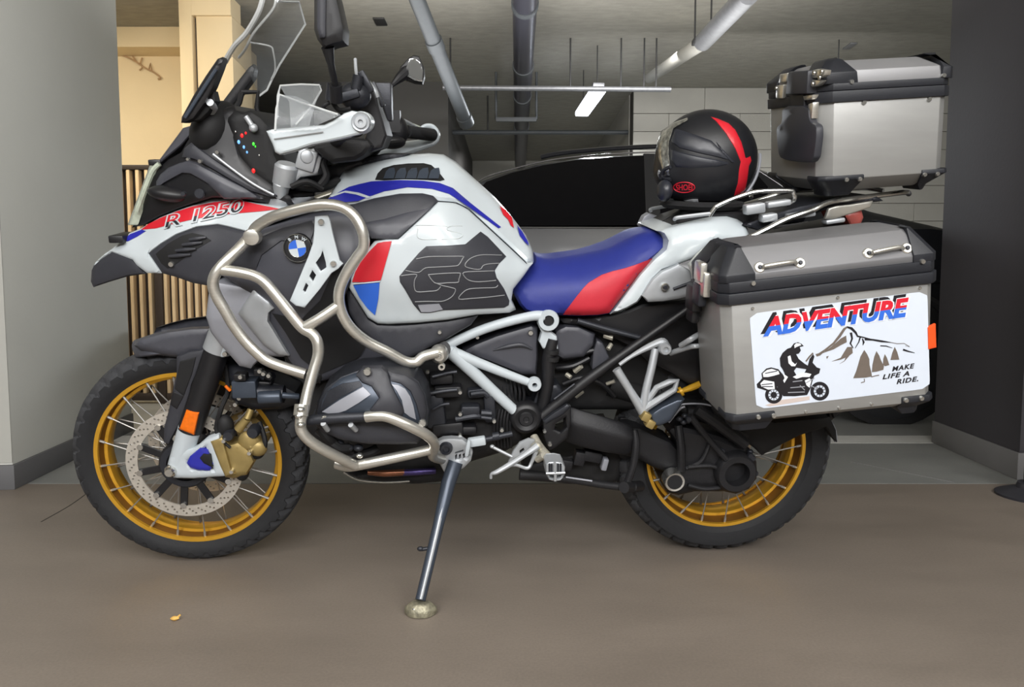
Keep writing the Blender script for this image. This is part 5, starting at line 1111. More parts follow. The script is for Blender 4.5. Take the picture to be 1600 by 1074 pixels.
# rear hugger and plate carrier
part('rear_hugger', guard(rc, RR+.028, math.radians(112), math.radians(22), .095, name='x'), m_black)
part('hugger_side', panel([(1060, 640), (1110, 628), (1160, 640), (1210, 660), (1262, 655), (1296, 652), (1306, 672), (1308, 692), (1300, 684), (1290, 668), (1250, 680), (1215, 698), (1190, 712), (1178, 700), (1150, 680), (1110, 664), (1080, 656)], .12, back=.09, edge=4, drop=.006), m_deep)
part('plate_light', MB().tube([P(1296, 664, .05), P(1302, 676, .05), P(1306, 690, .05)], [.012, .01, .005], 8), m_silvp)
# passenger footrest hanger
ph = part('passenger_footrest_hanger', MB().tube([P(963, 577, .215), P(984, 610, .22), P(1005, 644, .225)], [.011, .010, .013], 12).tube([P(1024, 545, .2), P(1018, 575, .21), P(1009, 612, .22), P(1005, 645, .225)], [.010, .0105, .0105, .013], 12).tube([P(1004, 640, .225), (P(1030, 624, .23)), P(1054, 609, .23), P(1058, 595, .23), P(1046, 597, .23), P(1026, 606, .225), P(1012, 626, .225)], [.011, .009, .008, .007, .008, .008, .007], 10, smooth=False), m_silver, mirror=True)
add('hanger_lug', MB().tube([P(968, 570, .2), P(985, 558, .2), P(1010, 544, .2), P(1034, 534, .2), P(1040, 540, .2)], [.005, .005, .008, .010, .010], 10), m_silver, ph)
add('hanger_bolt', MB().lathe([(0, .004), (.006, .004), (.007, .010), (.013, .010), (.016, .004), (.016, -.02), (0, -.02)], P(1039, 545, .21), (0, -1, 0), 24), m_silver, ph)
add('footrest_knuckle', MB().box(P(1008, 650, .235), (.022, .03, .024), Matrix.Rotation(.5, 3, 'Y')).box(P(1015, 661, .24), (.022, .03, .022), Matrix.Rotation(.5, 3, 'Y')), m_brass, ph, bevel=.004)
add('footrest_rubber', panel([(1016, 648), (1034, 636), (1058, 625), (1070, 624), (1060, 640), (1048, 658), (1030, 666), (1022, 664)], .25, thick=.05, edge=4, drop=.008), m_cover, ph, mirror=True)
# ---------------------------------------------------------------- luggage rack and grab rails
RK = part('rack_tube', MB().tube([P(1048, 552, .2), P(1075, 543, .25), P(1088, 541, .27), P(1104, 540, .24)], [.007, .007, .006, .006], 10).tube([P(1064, 540, .24), P(1080, 530, .27), P(1097, 520, .24)], .007, 10), m_silver, mirror=True)
part('rack_tube', MB().tube([P(1160, 376, .17), P(1190, 362, .17), P(1230, 342, .17), P(1270, 328, .165), P(1296, 316, .15), P(1340, 310, .13), P(1410, 301, .10), P(1420, 303, .06)], [.007]*8, 10), m_chrome, mirror=True)
part('grab_rail', MB().tube([P(1108, 338, .14), P(1116, 326, .14), P(1122, 321, .14), P(1150, 309, .14), P(1184, 299.5, .14), P(1232, 298, .14), P(1240, 302, .14), P(1241, 312, .14), P(1230, 320, .12)], .0055, 10), m_chrome, mirror=True)
part('rack_tube', MB().tube([P(1054, 343, .12), P(1060, 340, .13), P(1100, 335, .14), P(1112, 334, .14)], .005, 10), m_silver, mirror=True)
part('rail_end', panel([(999, 352), (1006, 338), (1014, 333), (1026, 337), (1028, 344), (1020, 357), (1012, 360), (1004, 362)], -.10, thick=.03, edge=3, drop=.005), m_silvp)
part('rack_plate', panel([(1289, 342), (1295, 326), (1310, 322), (1330, 320), (1364, 314), (1360, 324), (1330, 334), (1300, 343)], .16, thick=.008, edge=2, drop=.002), m_steel, mirror=True)
part('rack_deck', panel([(1160, 352), (1200, 336), (1250, 322), (1300, 312), (1370, 306), (1380, 314), (1300, 325), (1240, 345), (1190, 362)], .13, back=-.13, edge=4, drop=.01), m_engine)
for (x, y, a, b) in ((1178, 326, .05, .025), (1215, 318, .06, .015), (1200, 340, .04, .02), (1250, 336, .07, .014), (1302, 345, .05, .012)): part('rack_clamp', MB().box(P(x, y, .145), (a, .03, b), Matrix.Rotation(-.15, 3, 'Y')), m_silver, bevel=.005)
part('tail_lamp', panel([(1318, 334), (1346, 328), (1349, 340), (1344, 352), (1328, 354), (1322, 342)], .07, back=-.07, edge=4, drop=.01), m_redlamp)
part('rear_carrier', panel([(1090, 480), (1110, 470), (1115, 560), (1112, 600), (1130, 640), (1180, 665), (1170, 680), (1120, 660), (1095, 600)], .14, back=.10, edge=3, drop=.005), m_deep, mirror=True)
part('pannier_frame', MB().tube([P(1130, 430, .2), P(1200, 420, .22), P(1300, 410, .22), P(1420, 400, .22), P(1430, 480, .22), P(1410, 600, .22), P(1200, 640, .22), P(1130, 600, .2), P(1120, 500, .2), P(1130, 430, .2)], .009, 10), m_deep, mirror=True)
part('silencer', MB().cyl(P(1000, 640, -.24), P(1330, 560, -.26), .062, .07, 28), m_engine)
part('tail_fender', panel([(1110, 480), (1180, 400), (1250, 370), (1340, 350), (1380, 360), (1400, 400), (1350, 470), (1330, 560), (1320, 640), (1296, 660), (1290, 600), (1270, 520), (1200, 480), (1150, 560), (1110, 560)], .09, back=-.09, edge=5, drop=.01), m_black)
# ================================================================= aluminium cases
m_alu = mat('brushed_aluminium', (156, 156, 154), 0.42, 0.45, var=0.05, scale=6, bump=0.05, bscale=300, stretch=(1, 1, 6))
m_alu2 = mat('bright_aluminium_lid', (118, 118, 120), 0.55, 0.5, var=0.05, scale=6, stretch=(1, 1, 6))
m_alu3 = mat('silver_lid', (146, 146, 148), 0.5, 0.5, var=0.05, scale=6, stretch=(1, 1, 6))
m_trim = mat('black_case_trim', (29, 31, 37), 0.5, var=0.05, scale=30, bump=0.1, bscale=500)
m_stick = mat('pale_blue_white_sticker', (206, 214, 226), 0.4, var=0.01)
m_ink = mat('black_print', (24, 22, 28), 0.5, var=0)
m_brownink = mat('brown_grey_print', (104, 94, 86), 0.6, var=0.05, scale=90)
m_pr = mat('red_print', (206, 28, 48), 0.45, var=0)
m_pb = mat('blue_print', (50, 104, 206), 0.45, var=0)
m_pw = mat('white_print', (228, 232, 238), 0.45, var=0)
m_sand = mat('sand_print', (196, 182, 176), 0.5, var=0.05)
m_orl = mat('orange_red_reflector', (238, 84, 34), 0.3, var=0.05)

class Case:
    """box on the bike, given by the four photo corners of its outer face (at w1) and reaching in to w0"""
    def __init__(s, BL, BR, TR, TL, w0, w1):
        s.c = [P(p[0], p[1], w1) for p in (BL, BR, TR, TL)]; s.w0, s.w1 = w0, w1
        s.L = (s.c[1]-s.c[0]).length; s.H = (s.c[3]-s.c[0]).length
    def q(s, a, t, w):
        b = s.c[0].lerp(s.c[1], a); u = s.c[3].lerp(s.c[2], a); v = b+(u-b)*t
        return Vector((v.x, -w, v.z))
    def ring(s, t, ins=0.0, ch=0.02, a0=0.0, a1=1.0, wn=None, wf=None):
        """ring at height t, inset ins metres all round, chamfer ch"""
        d = ins/s.L; c = ch/s.L; x0, x1 = a0+d, a1-d; wn = (s.w1 if wn is None else wn)-ins; wf = (s.w0 if wf is None else wf)+ins
        return [s.q(x0+c, t, wn), s.q(x1-c, t, wn), s.q(x1, t, wn-ch), s.q(x1, t, wf+ch), s.q(x1-c, t, wf), s.q(x0+c, t, wf), s.q(x0, t, wf+ch), s.q(x0, t, wn-ch)]
    def cap(s, rings, a0, a1, side, out=.003, wd=.09):
        """corner cover: rings (t, ins, wend) limited to a range of a, on the near (+1) or far (-1) side"""
        R = []
        for t, ins, cut in rings:
            d = ins/s.L; o = out/s.L
            lo = -o+d if a0 == 0 else a0+cut; hi = 1+o-d if a1 == 1 else a1-cut
            if side > 0: n, f = s.w1-ins+out, s.w1-ins-wd
            else: n, f = s.w0+ins+wd, s.w0+ins-out
            ch = .014; c = ch/s.L
            if side > 0: pts = [(lo+(c if a0 == 0 else 0), n), (hi-(c if a1 == 1 else 0), n), (hi, n-(ch if a1 == 1 else 0)), (hi, f), (lo, f), (lo, n-(ch if a0 == 0 else 0))]
            else: pts = [(lo, n), (hi, n), (hi, f+(ch if a1 == 1 else 0)), (hi-(c if a1 == 1 else 0), f), (lo+(c if a0 == 0 else 0), f), (lo, f+(ch if a0 == 0 else 0))]
            R.append([s.q(a, t, w) for a, w in pts])
        return MB().loft(R)

PN = Case((1138, 659), (1459, 625), (1464, 440), (1129, 477), .245, .455)
pc = empty('side_case', PN.q(.5, 0, .35), BIKE, 'large aluminium side case with an ADVENTURE sticker hung beside the rear wheel', 'case')
W1 = .455
add('body', MB().loft([PN.ring(-.06, .024), PN.ring(-.005, 0), PN.ring(1.0, 0)]), m_alu, pc, bevel=.002)
add('band', MB().loft([PN.ring(.995, -.007), PN.ring(1.085, -.007)]), m_trim, pc, bevel=.002)
add('band', MB().loft([PN.ring(1.088, -.004), PN.ring(1.175, -.004)]), m_trim, pc, bevel=.002)
add('lid', MB().loft([PN.ring(1.17, .001), PN.ring(1.225, .001), PN.ring(1.42, .038), PN.ring(1.435, .05)]), m_alu2, pc, bevel=.002)
for a0, a1 in ((0, .155), (.885, 1)):
    for sd in (1, -1):
        add('lid_corner', PN.cap([(1.17, 0, 0), (1.235, 0, 0), (1.43, .036, .035 if a0 == 0 else .01), (1.445, .05, .045 if a0 == 0 else .02)], a0, a1, sd), m_trim, pc, bevel=.003)
for a0, a1 in ((0, .225), (.84, 1)):
    for sd in (1, -1):
        add('foot_corner', PN.cap([(-.13, .022, .03), (-.065, .020, .0), (.0, -.001, 0), (.055, 0, 0)], a0, a1, sd, wd=.06), m_trim, pc, bevel=.003)
def scr(mb_w, px, py, par, r=.0055): p = P(px, py, mb_w); return add('screw', MB().lathe([(0, .003), (r*.8, .003), (r, .001), (r, -.004), (0, -.004)], p, (0, -1, 0), 14), m_screw, par)
for px, py in ((1177, 443), (1442, 409)): scr(W1+.006, px, py, pc)
for px, py in ((1185, 652), (1209, 650), (1416, 626), (1440, 623)): scr(W1+.006, px, py, pc)
for px, py in ((1176, 482), (1309, 465), (1437, 450), (1259, 644), (1311, 638), (1362, 632)): scr(W1+.0006, px, py, pc, .0035)
# carrying loops on the lid slope
def slope(px, py, k=0.0): 
    # plane of the lid's near slope
    a, b, c = PN.q(.2, 1.225, W1-.001), PN.q(.8, 1.225, W1-.001), PN.q(.2, 1.42, W1-.038)
    n = (b-a).cross(c-a).normalized(); n = n if n.y < 0 else -n
    d = LR @ ray(px, py); t = (a+n*k-LO).dot(n)/d.dot(n); return LO+d*t
for (x0, y0), (x1, y1) in (((1187, 418), (1250, 411)), ((1357, 396), (1417, 388))):
    for x, y in ((x0, y0), (x1, y1)):
        c_ = slope(x, y, .002); n_ = (slope(x, y, .01)-slope(x, y, 0)); n_ = Vector((0, -n_.length, n_.length*.5)).normalized()
        add('loop_plate', MB().lathe([(0, .002), (.010, .002), (.012, 0), (.012, -.003), (0, -.003)], c_, n_, 20), m_steel, pc)
        add('screw', MB().lathe([(0, .006), (.004, .006), (.005, .002), (0, .002)], c_, n_, 12), m_engine, pc)
    add('carry_loop', MB().tube([slope(x0+6, y0-1, .004), slope(x0+12, y0-3, .014), slope(x1-12, y1+1-3, .014), slope(x1-6, y1+1, .004)], .0042, 10), m_steel, pc)
# front-face hardware
fx = lambda a, t, w: PN.q(a, t, w)
add('latch', MB().box(fx(-.02, 1.12, .36), (.02, .07, .055)).box(fx(-.03, 1.22, .36), (.016, .05, .045)), m_steel, pc, bevel=.005)
add('latch_catch', MB().box(fx(-.035, 1.02, .35), (.02, .05, .05)), m_engine, pc, bevel=.005)
add('hinge_block', MB().box(fx(-.03, .95, .30), (.025, .06, .06)).box(fx(-.035, .80, .29), (.02, .05, .04)), m_black, pc, bevel=.006)
# reflector on the rear edge
add('side_reflector', panel([(1450, 512), (1462, 506), (1463, 543), (1451, 546)], W1+.004, thick=.006, edge=2, drop=.001), m_orl, pc, label='orange-red reflector')
# sticker
stk = add('sticker', panel(chaikin([(1171, 491), (1449, 455), (1453, 607), (1182, 640)], 3, .045), W1+.0012, thick=.0012, edge=0, drop=0, g=30), m_stick, pc, label='white sticker with lettering, rider and mountain')
STW = W1+.0016
def sd(name, pts, m, lift=.0, g=30): return add(name, panel(pts, STW+lift, thick=.0006, edge=0, drop=0, g=g), m, stk, smooth=False)
T0, T1 = (1192, 525), (1424, 492.5)
for nm, dx, dy, lf, m_, bd in (('shadow_lettering', -4.0, -4.5, .0002, m_ink, .055), ('outline_lettering', -.5, -.5, .0006, m_pw, .085)):
    add(nm, pxtext('ADVENTURE', (T0[0]+dx, T0[1]+dy), (T1[0]+dx+(3 if nm[0] == 'o' else 0), T1[1]+dy), 29, STW, lf, bold=bd, shear=.35, depth=.0004, spacing=1.0), m_, stk, smooth=False)
add('red_lettering', pxtext('ADVENTURE', T0, T1, 28, STW, .0011, bold=.045, shear=.35, depth=.0004, cut=(.47, -1)), m_pr, stk, smooth=False)
add('blue_lettering', pxtext('ADVENTURE', T0, T1, 28, STW, .0011, bold=.045, shear=.35, depth=.0004, cut=(.47, 1)), m_pb, stk, smooth=False)
for tx, a, b, h in (('MAKE', (1394, 580.5), (1430, 575), 7.2), ('LIFE A', (1379, 593), (1421, 587), 7.2), ('RIDE.', (1401, 600.5), (1435, 595.5), 7.2)):
    add('motto_lettering', pxtext(tx, a, b, h, STW, .0004, bold=.03, shear=.35, depth=.0004, spacing=1.15), m_ink, stk, smooth=False)
Z = lambda x, y: (1160+x/5.333, 460+y/5.333)
def zp(pts): return [Z(x, y) for x, y in pts]
def stroke(pts, wd):
    L, R = [], []
    for i, p in enumerate(pts):
        a = pts[max(i-1, 0)]; b = pts[min(i+1, len(pts)-1)]; dx, dy = b[0]-a[0], b[1]-a[1]; l = math.hypot(dx, dy) or 1
        w_ = wd[i] if hasattr(wd, '__len__') else wd
        L.append((p[0]-dy/l*w_/2, p[1]+dx/l*w_/2)); R.append((p[0]+dy/l*w_/2, p[1]-dx/l*w_/2))
    return zp(L+R[::-1])
def ringz(cx, cy, r1, r0, m_, lf):
    add('print_wheel', panel(zp(circ(cx, cy, r1, 28)), STW+lf, thick=.0006, edge=0, drop=0, g=30, holes=[zp(circ(cx, cy, r0, 22))]), m_, stk, smooth=False)
ringz(262, 840, 72, 46, m_ink, .0004); ringz(645, 808, 78, 50, m_ink, .0004)
ringz(262, 840, 26, 10, m_ink, .0004); ringz(645, 808, 30, 10, m_ink, .0004)
for cx, cy, r in ((262, 840, 60), (645, 808, 66)):
    for k in range(5):
        a = k*math.pi/5+.3; sd('print_spoke', stroke([(cx-r*math.cos(a), cy-r*math.sin(a)), (cx+r*math.cos(a), cy+r*math.sin(a))], 4), m_ink, .0003)
sd('print_sand', zp([(190, 925), (330, 880), (560, 850), (560, 880), (420, 905), (230, 935)]), m_sand, .0001)
sd('print_rider', zp([(318, 600), (312, 535), (335, 490), (375, 455), (405, 445), (430, 410), (465, 400), (495, 415), (512, 432), (478, 440), (488, 470), (470, 495), (448, 500), (470, 540), (520, 580), (575, 612), (560, 630), (500, 620), (450, 612), (430, 640), (460, 690), (440, 740), (390, 750), (360, 720), (352, 660), (335, 625)]), m_ink, .0004)
sd('print_helmet', zp([(432, 425), (450, 408), (478, 410), (492, 424), (470, 432), (450, 440), (436, 450)]), m_pw, .0008)
sd('print_sleeve', zp([(378, 520), (400, 510), (412, 560), (440, 585), (455, 570), (440, 600), (410, 600), (385, 575)]), m_pw, .0008)
sd('print_shin', zp([(335, 655), (352, 670), (380, 690), (350, 740), (340, 720), (352, 700)]), m_pw, .0008)
sd('print_body', zp([(165, 700), (160, 660), (200, 620), (240, 610), (300, 625), (330, 660), (370, 720), (440, 690), (520, 655), (545, 600), (560, 540), (590, 500), (600, 520), (585, 570), (620, 610), (650, 620), (640, 660), (600, 680), (585, 720), (570, 780), (540, 840), (440, 850), (340, 850), (320, 800), (290, 770), (220, 810), (125, 780), (120, 750), (150, 720)]), m_ink, .0003)
for poly in ([(175, 690), (170, 660), (205, 632), (245, 622), (300, 640), (310, 665), (260, 680), (215, 690)], [(150, 745), (180, 715), (265, 730), (270, 790), (215, 795), (160, 770)], [(420, 690), (470, 665), (530, 655), (575, 665), (560, 690), (500, 690), (450, 705)], [(520, 720), (560, 700), (575, 720), (560, 780), (535, 760)]):
    sd('print_highlight', zp(poly), m_pw, .0007)
for a, b in (((190, 660), (290, 640)), ((160, 755), (250, 745)), ((165, 770), (255, 770)), ((420, 730), (500, 720)), ((400, 780), (520, 770)), ((380, 820), (520, 815)), ((530, 740), (600, 700)), ((560, 760), (630, 790)), ((480, 760), (520, 800))): sd('print_line', stroke([a, b], 7), m_silvp if a[1] > 700 and a[0] > 300 else m_ink, .0010)
sd('print_screen', stroke([(530, 560), (560, 520), (590, 490)], 12), m_brownink, .0004)
# mountain
for pts, wd in (([(620, 505), (690, 465), (760, 410), (810, 350), (850, 290), (875, 272)], [4, 14, 16, 22, 20, 10]), ([(870, 272), (910, 285), (945, 320), (960, 350), (1010, 360), (1080, 378)], [12, 22, 18, 14, 10, 8]), ([(1020, 375), (1090, 380), (1160, 392), (1240, 402)], [18, 14, 16, 5]), ([(1230, 400), (1290, 412), (1350, 410), (1395, 438), (1360, 430)], [4, 5, 4, 5, 3]), ([(1340, 462), (1390, 478), (1435, 488)], [16, 10, 4]), ([(1150, 430), (1200, 432), (1250, 448)], [8, 8, 3]), ([(985, 350), (970, 400), (940, 450)], [12, 8, 4]), ([(1000, 370), (1012, 400), (1005, 425)], [8, 16, 4]), ([(905, 320), (915, 370), (900, 410), (925, 450)], [20, 14, 14, 5])):
    sd('print_ridge', stroke(pts, wd), m_ink if wd[0] > 5 else m_brownink, .0004)
for poly in ([(660, 495), (740, 440), (820, 370), (865, 345), (870, 400), (820, 425), (760, 460), (700, 480)], [(745, 560), (820, 530), (850, 480), (875, 440), (915, 440), (920, 490), (880, 520), (820, 545)], [(810, 580), (850, 555), (860, 530), (890, 515), (850, 560)], [(610, 500), (650, 488), (690, 470), (650, 510), (620, 520)], [(700, 520), (720, 515), (705, 540)]):
    sd('print_slope', zp(poly), m_brownink, .0003)
for poly in ([(1016, 465), (1040, 500), (1058, 540), (1060, 590), (1075, 650), (1080, 685), (1030, 695), (925, 700), (950, 640), (965, 590), (985, 520)], [(1118, 475), (1140, 510), (1155, 550), (1180, 600), (1175, 630), (1120, 645), (1080, 650), (1085, 590), (1100, 520)], [(1188, 500), (1205, 530), (1225, 590), (1190, 600), (1172, 590), (1175, 540)], [(1270, 440), (1290, 480), (1308, 545), (1235, 548), (1250, 490)]):
    sd('print_tree', zp(poly), m_brownink, .0004)
for pts in ([(1075, 690), (1110, 680), (1140, 675)], [(1016, 705), (1018, 730), (990, 738)]): sd('print_line', stroke(pts, 7), m_brownink, .0003)

# ---------------------------------------------------------------- top case
TW = .20
TC = Case((1283, 282), (1481, 268), (1489, 148), (1284, 160), -.125, TW)
tcs = empty('top_case', TC.q(.5, 0, 0), BIKE, 'aluminium top case with a black backrest pad on its front, on the rear rack', 'case')
add('body', MB().loft([TC.ring(-.17, .035, .03), TC.ring(-.0, 0, .03), TC.ring(1.0, 0, .03)]), m_alu, tcs, bevel=.002)
add('band', MB().loft([TC.ring(.99, -.006, .03), TC.ring(1.13, -.006, .03)]), m_trim, tcs, bevel=.002)
add('band', MB().loft([TC.ring(1.135, -.004, .03), TC.ring(1.225, -.004, .03)]), m_trim, tcs, bevel=.002)
add('lid', MB().loft([TC.ring(1.22, .0, .03), TC.ring(1.38, .004, .03), TC.ring(1.52, .04, .03)]), m_alu3, tcs, bevel=.002)
for a0, a1 in ((0, .27), (.90, 1)):
    for s_ in (1, -1):
        add('lid_corner', TC.cap([(1.22, 0, 0), (1.36, 0, .01), (1.53, .032, .07 if a0 == 0 else .01), (1.56, .045, .10 if a0 == 0 else .03)], a0, a1, s_, wd=.08), m_trim, tcs, bevel=.003)
for a0, a1 in ((0, .335), (.79, 1)):
    for s_ in (1, -1):
        add('foot_corner', TC.cap([(-.24, .035, .06), (-.165, .030, .03), (-.01, -.001, 0), (.045, 0, 0)], a0, a1, s_, wd=.07), m_trim, tcs, bevel=.003)
for px, py in ((1331, 128), (1475, 118), (1323, 281), (1344, 280), (1445, 273), (1465, 272)): scr(TW+.004, px, py, tcs)
for px, py in ((1350, 160), (1452, 155)): scr(TW+.001, px, py, tcs, .006)
sdir = (TC.c[1]-TC.c[0]).normalized()
def face(px, py, out=0.0):
    a = TC.q(0, .5, 0)-sdir*out; d = LR @ ray(px, py); t = (a-LO).dot(sdir)/d.dot(sdir); return LO+d*t
def fplate(name, poly, out, th, m, bevel=.004): f = [face(x, y, out) for x, y in poly]; return add(name, MB().prism(f, [v+sdir*th for v in f]), m, tcs, bevel=bevel)
fplate('backrest_pad', chaikin([(1221, 166), (1262, 165), (1264, 190), (1275, 196), (1275, 215), (1270, 254), (1250, 254), (1227, 251), (1216, 246), (1213, 220), (1212, 198), (1221, 192)], 1, .2), .022, .02, m_grey, .006)
fplate('latch_cover', [(1231, 112), (1262, 110), (1260, 147), (1226, 148)], .03, .028, m_grey, .005)
fplate('latch_strap', [(1232, 146), (1255, 146), (1256, 170), (1230, 170)], .016, .014, m_trim)
for poly in ([(1263, 112), (1276, 108), (1289, 110), (1287, 118), (1278, 122), (1264, 122)], [(1265, 124), (1282, 126), (1276, 134), (1262, 138)], [(1218, 116), (1230, 114), (1228, 128), (1216, 130)], [(1262, 163), (1270, 160), (1268, 186), (1264, 184)], [(1212, 134), (1224, 132), (1222, 154), (1212, 154)], [(1254, 150), (1270, 148), (1268, 156), (1256, 157)]):
    fplate('latch_plate', poly, .018, .016, m_steel, .002)
for px, py in ((1272, 114), (1284, 112), (1270, 131), (1281, 121), (1213, 138)):
    c_ = face(px, py, .02); add('screw', MB().lathe([(0, .003), (.005, .003), (.006, 0), (0, 0)], c_, -sdir, 12), m_chrome, tcs)

# ---------------------------------------------------------------- helmet
m_shell = mat('matt_black_shell', (23, 24, 28), 0.42, var=0.05, scale=30, bump=.06, bscale=400)
m_shell2 = mat('satin_black_shell', (38, 40, 47), 0.36, var=0.05, scale=30)
m_visor = mat('mirrored_visor_edge', (176, 176, 168), 0.22, 0.8, var=.55, scale=90)
m_lining = mat('black_cloth_lining', (22, 22, 24), .95, var=.2, scale=90)
hc = P(1102, 251, 0.0); HR = (.1325, .122, .1285)
hm = empty('helmet', hc+Vector((0, 0, -.11)), BIKE, 'matt black full-face helmet with a red stripe, resting on the pillion seat', 'helmet')
def hfn(px, py, ww):
    d = LR @ ray(px, py); o = LO-hc; r = [q+ww for q in HR]
    dd = Vector((d.x/r[0], d.y/r[1], d.z/r[2])); oo = Vector((o.x/r[0], o.y/r[1], o.z/r[2]))
    A = dd.dot(dd); B = 2*oo.dot(dd); C = oo.dot(oo)-1; D = B*B-4*A*C
    t = (-B-math.sqrt(max(D, 0)))/(2*A); return LO+d*t
mb = MB(); NU, NV = 56, 36
for j in range(NV+1):
    th = math.pi*j/NV
    for i in range(NU):
        ph = 2*math.pi*i/NU; v = Vector((math.sin(th)*math.cos(ph)*HR[0], math.sin(th)*math.sin(ph)*HR[1], math.cos(th)*HR[2]))
        if v.z < -.098: v.z = -.098-(abs(v.z)-.098)*.15
        k_ = max(0, -v.x/HR[0]-.62)/.38
        if k_ > 0 and v.z < 0: v.x *= 1+.14*k_*min(1, -v.z/.1)      # chin bar
        mb.v.append(hc+v)
for j in range(NV):
    for i in range(NU): mb.f.append((j*NU+i, j*NU+(i+1) % NU, (j+1)*NU+(i+1) % NU, (j+1)*NU+i))
add('shell', mb, m_shell, hm)
Z8 = lambda pts: [(1000+x/5.37, 160+y/5.37) for x, y in pts]
def hp_(name, poly, m, lift, th=.004, edge=3, drop=.002, g=6, par=None): return add(name, panel(poly, lift, thick=th, edge=edge, drop=drop, g=g, fn=hfn), m, par or hm)
hp_('stripe', Z8([(590, 118), (650, 135), (745, 175), (800, 230), (850, 330), (870, 400), (885, 465), (925, 448), (936, 490), (915, 535), (902, 640), (885, 740), (780, 805), (820, 680), (832, 560), (845, 500), (800, 390), (720, 260), (640, 160)]), m_red, .0018, .004)
hp_('crest', Z8([(290, 215), (420, 255), (600, 320), (700, 420), (760, 490), (640, 460), (480, 425), (330, 385), (262, 330)]), m_shell2, .0035, .006, 5, .004)
hp_('crest', Z8([(262, 395), (330, 415), (480, 450), (640, 480), (780, 512), (650, 545), (450, 555), (300, 545), (258, 480)]), m_shell2, .0035, .006, 6, .004)
hp_('crest', Z8([(640, 330), (700, 400), (800, 505), (770, 505), (690, 430)]), m_shell2, .003, .005, 2, .002)
hp_('visor', Z8([(400, 128), (290, 168), (185, 240), (150, 350), (165, 470), (190, 590), (240, 600), (255, 540), (240, 430), (245, 330), (280, 222), (400, 148)]), m_visor, .005, .01, 3, .003)
for pts in ([(255, 540), (200, 570), (190, 620), (260, 650)], [(240, 600), (180, 640), (170, 600)]): add('visor_pivot', MB().tube([hfn(x, y, .004) for x, y in Z8(pts)], .005, 8), m_engine, hm)
add('visor_tab', MB().tube([hfn(x, y, .004) for x, y in Z8([(165, 575), (160, 600), (175, 640)])], .004, 8), m_silver, hm)
add('chin_vent', MB().ell(hc+Vector((-.118, -.055, -.075)), (.02, .03, .028)), m_shell2, hm)
add('badge_oval', MB().tube([hfn(1069+16.5*math.cos(a), 293+8*math.sin(a), .0015) for a in [2*math.pi*k/24 for k in range(25)]], .0012, 6), m_pr, hm)
tmp = []
def htext(txt, p0, p1, h):
    q = []; text_mb(txt, lambda u, v: (q.append((u, v)), Vector((u, v, 0)))[1], bold=.02)
    u0 = min(t[0] for t in q); u1 = max(t[0] for t in q); v1 = max(t[1] for t in q)
    return text_mb(txt, lambda u, v: hfn(p0[0]+(p1[0]-p0[0])*(u-u0)/(u1-u0), p0[1]+(p1[1]-p0[1])*(u-u0)/(u1-u0)-h*v/v1, .0022), bold=.02, depth=.001)
add('logo_lettering', htext('SHOEI', (1056, 297.5), (1082, 297), 9), m_pr, hm)
add('flag_sticker', panel(Z8([(370, 825), (400, 845), (440, 852), (494, 858), (486, 812), (440, 812)]), .0018, thick=.001, edge=0, drop=0, g=6, fn=hfn), m_pw, hm)
add('neck_roll', MB().lathe([(.075, -.102), (.105, -.104), (.112, -.112), (.100, -.122), (.078, -.120)], hc, (0, 0, 1), 40, closed=True), m_lining, hm)
add('rear_edge', MB().tube([hc+Vector((math.cos(a)*(HR[0]+.002), -.03, math.sin(a)*(HR[2]+.002))) for a in [-.75+.13*k for k in range(8)]], .004, 8), m_silvp, hm)
# ================================================================= the dark car parked across the next bay
m_paint = mat('black_car_paint', (26, 27, 31), 0.30, 0.0, var=.02, scale=2, coat=0.35, spec=.35)
m_cglass = mat('tinted_glass', (9, 9, 12), 0.05, var=0, spec=0.22)
m_cchrome = mat('satin_window_trim', (150, 150, 152), .25, .9, var=.03)
m_cplast = mat('black_cladding', (26, 26, 28), .6, var=.06, scale=30)
CY0, CW = 4.12, 1.84
car = empty('car', Vector((.6, CY0+CW/2, 0)), label='glossy black car with tinted windows parked behind the motorcycle', cat='car')
roof_px = [(700, 305), (740, 284), (780, 267), (840, 249), (920, 236), (1020, 231), (1100, 234), (1180, 250), (1230, 272), (1290, 306), (1340, 330), (1400, 349), (1470, 372)]
roof = [(at(x, y, CY0+.34).x, at(x, y, CY0+.34).z) for x, y in roof_px]
def lin(tab, x):
    if x <= tab[0][0]: return tab[0][1]
    for (a, b), (c, d) in zip(tab, tab[1:]):
        if x <= c: return b+(d-b)*(x-a)/(c-a)
    return tab[-1][1]
XF, XB = -1.72, 2.86
zbelt = at(900, 357, CY0+.06).z
hood = [(XF, .62), (XF+.06, .74), (XF+.25, .86), (XF+.6, .94), (roof[0][0]-.15, 1.02)]
tail = [(roof[-1][0], roof[-1][1]), (XB-.12, roof[-1][1]-.03), (XB-.03, .98), (XB, .70)]
top = hood+roof+[t for t in tail if t[0] > roof[-1][0]+.001]
xs_ = sorted(set([XF+(XB-XF)*i/44 for i in range(45)]+[t[0] for t in top]))
rings = []
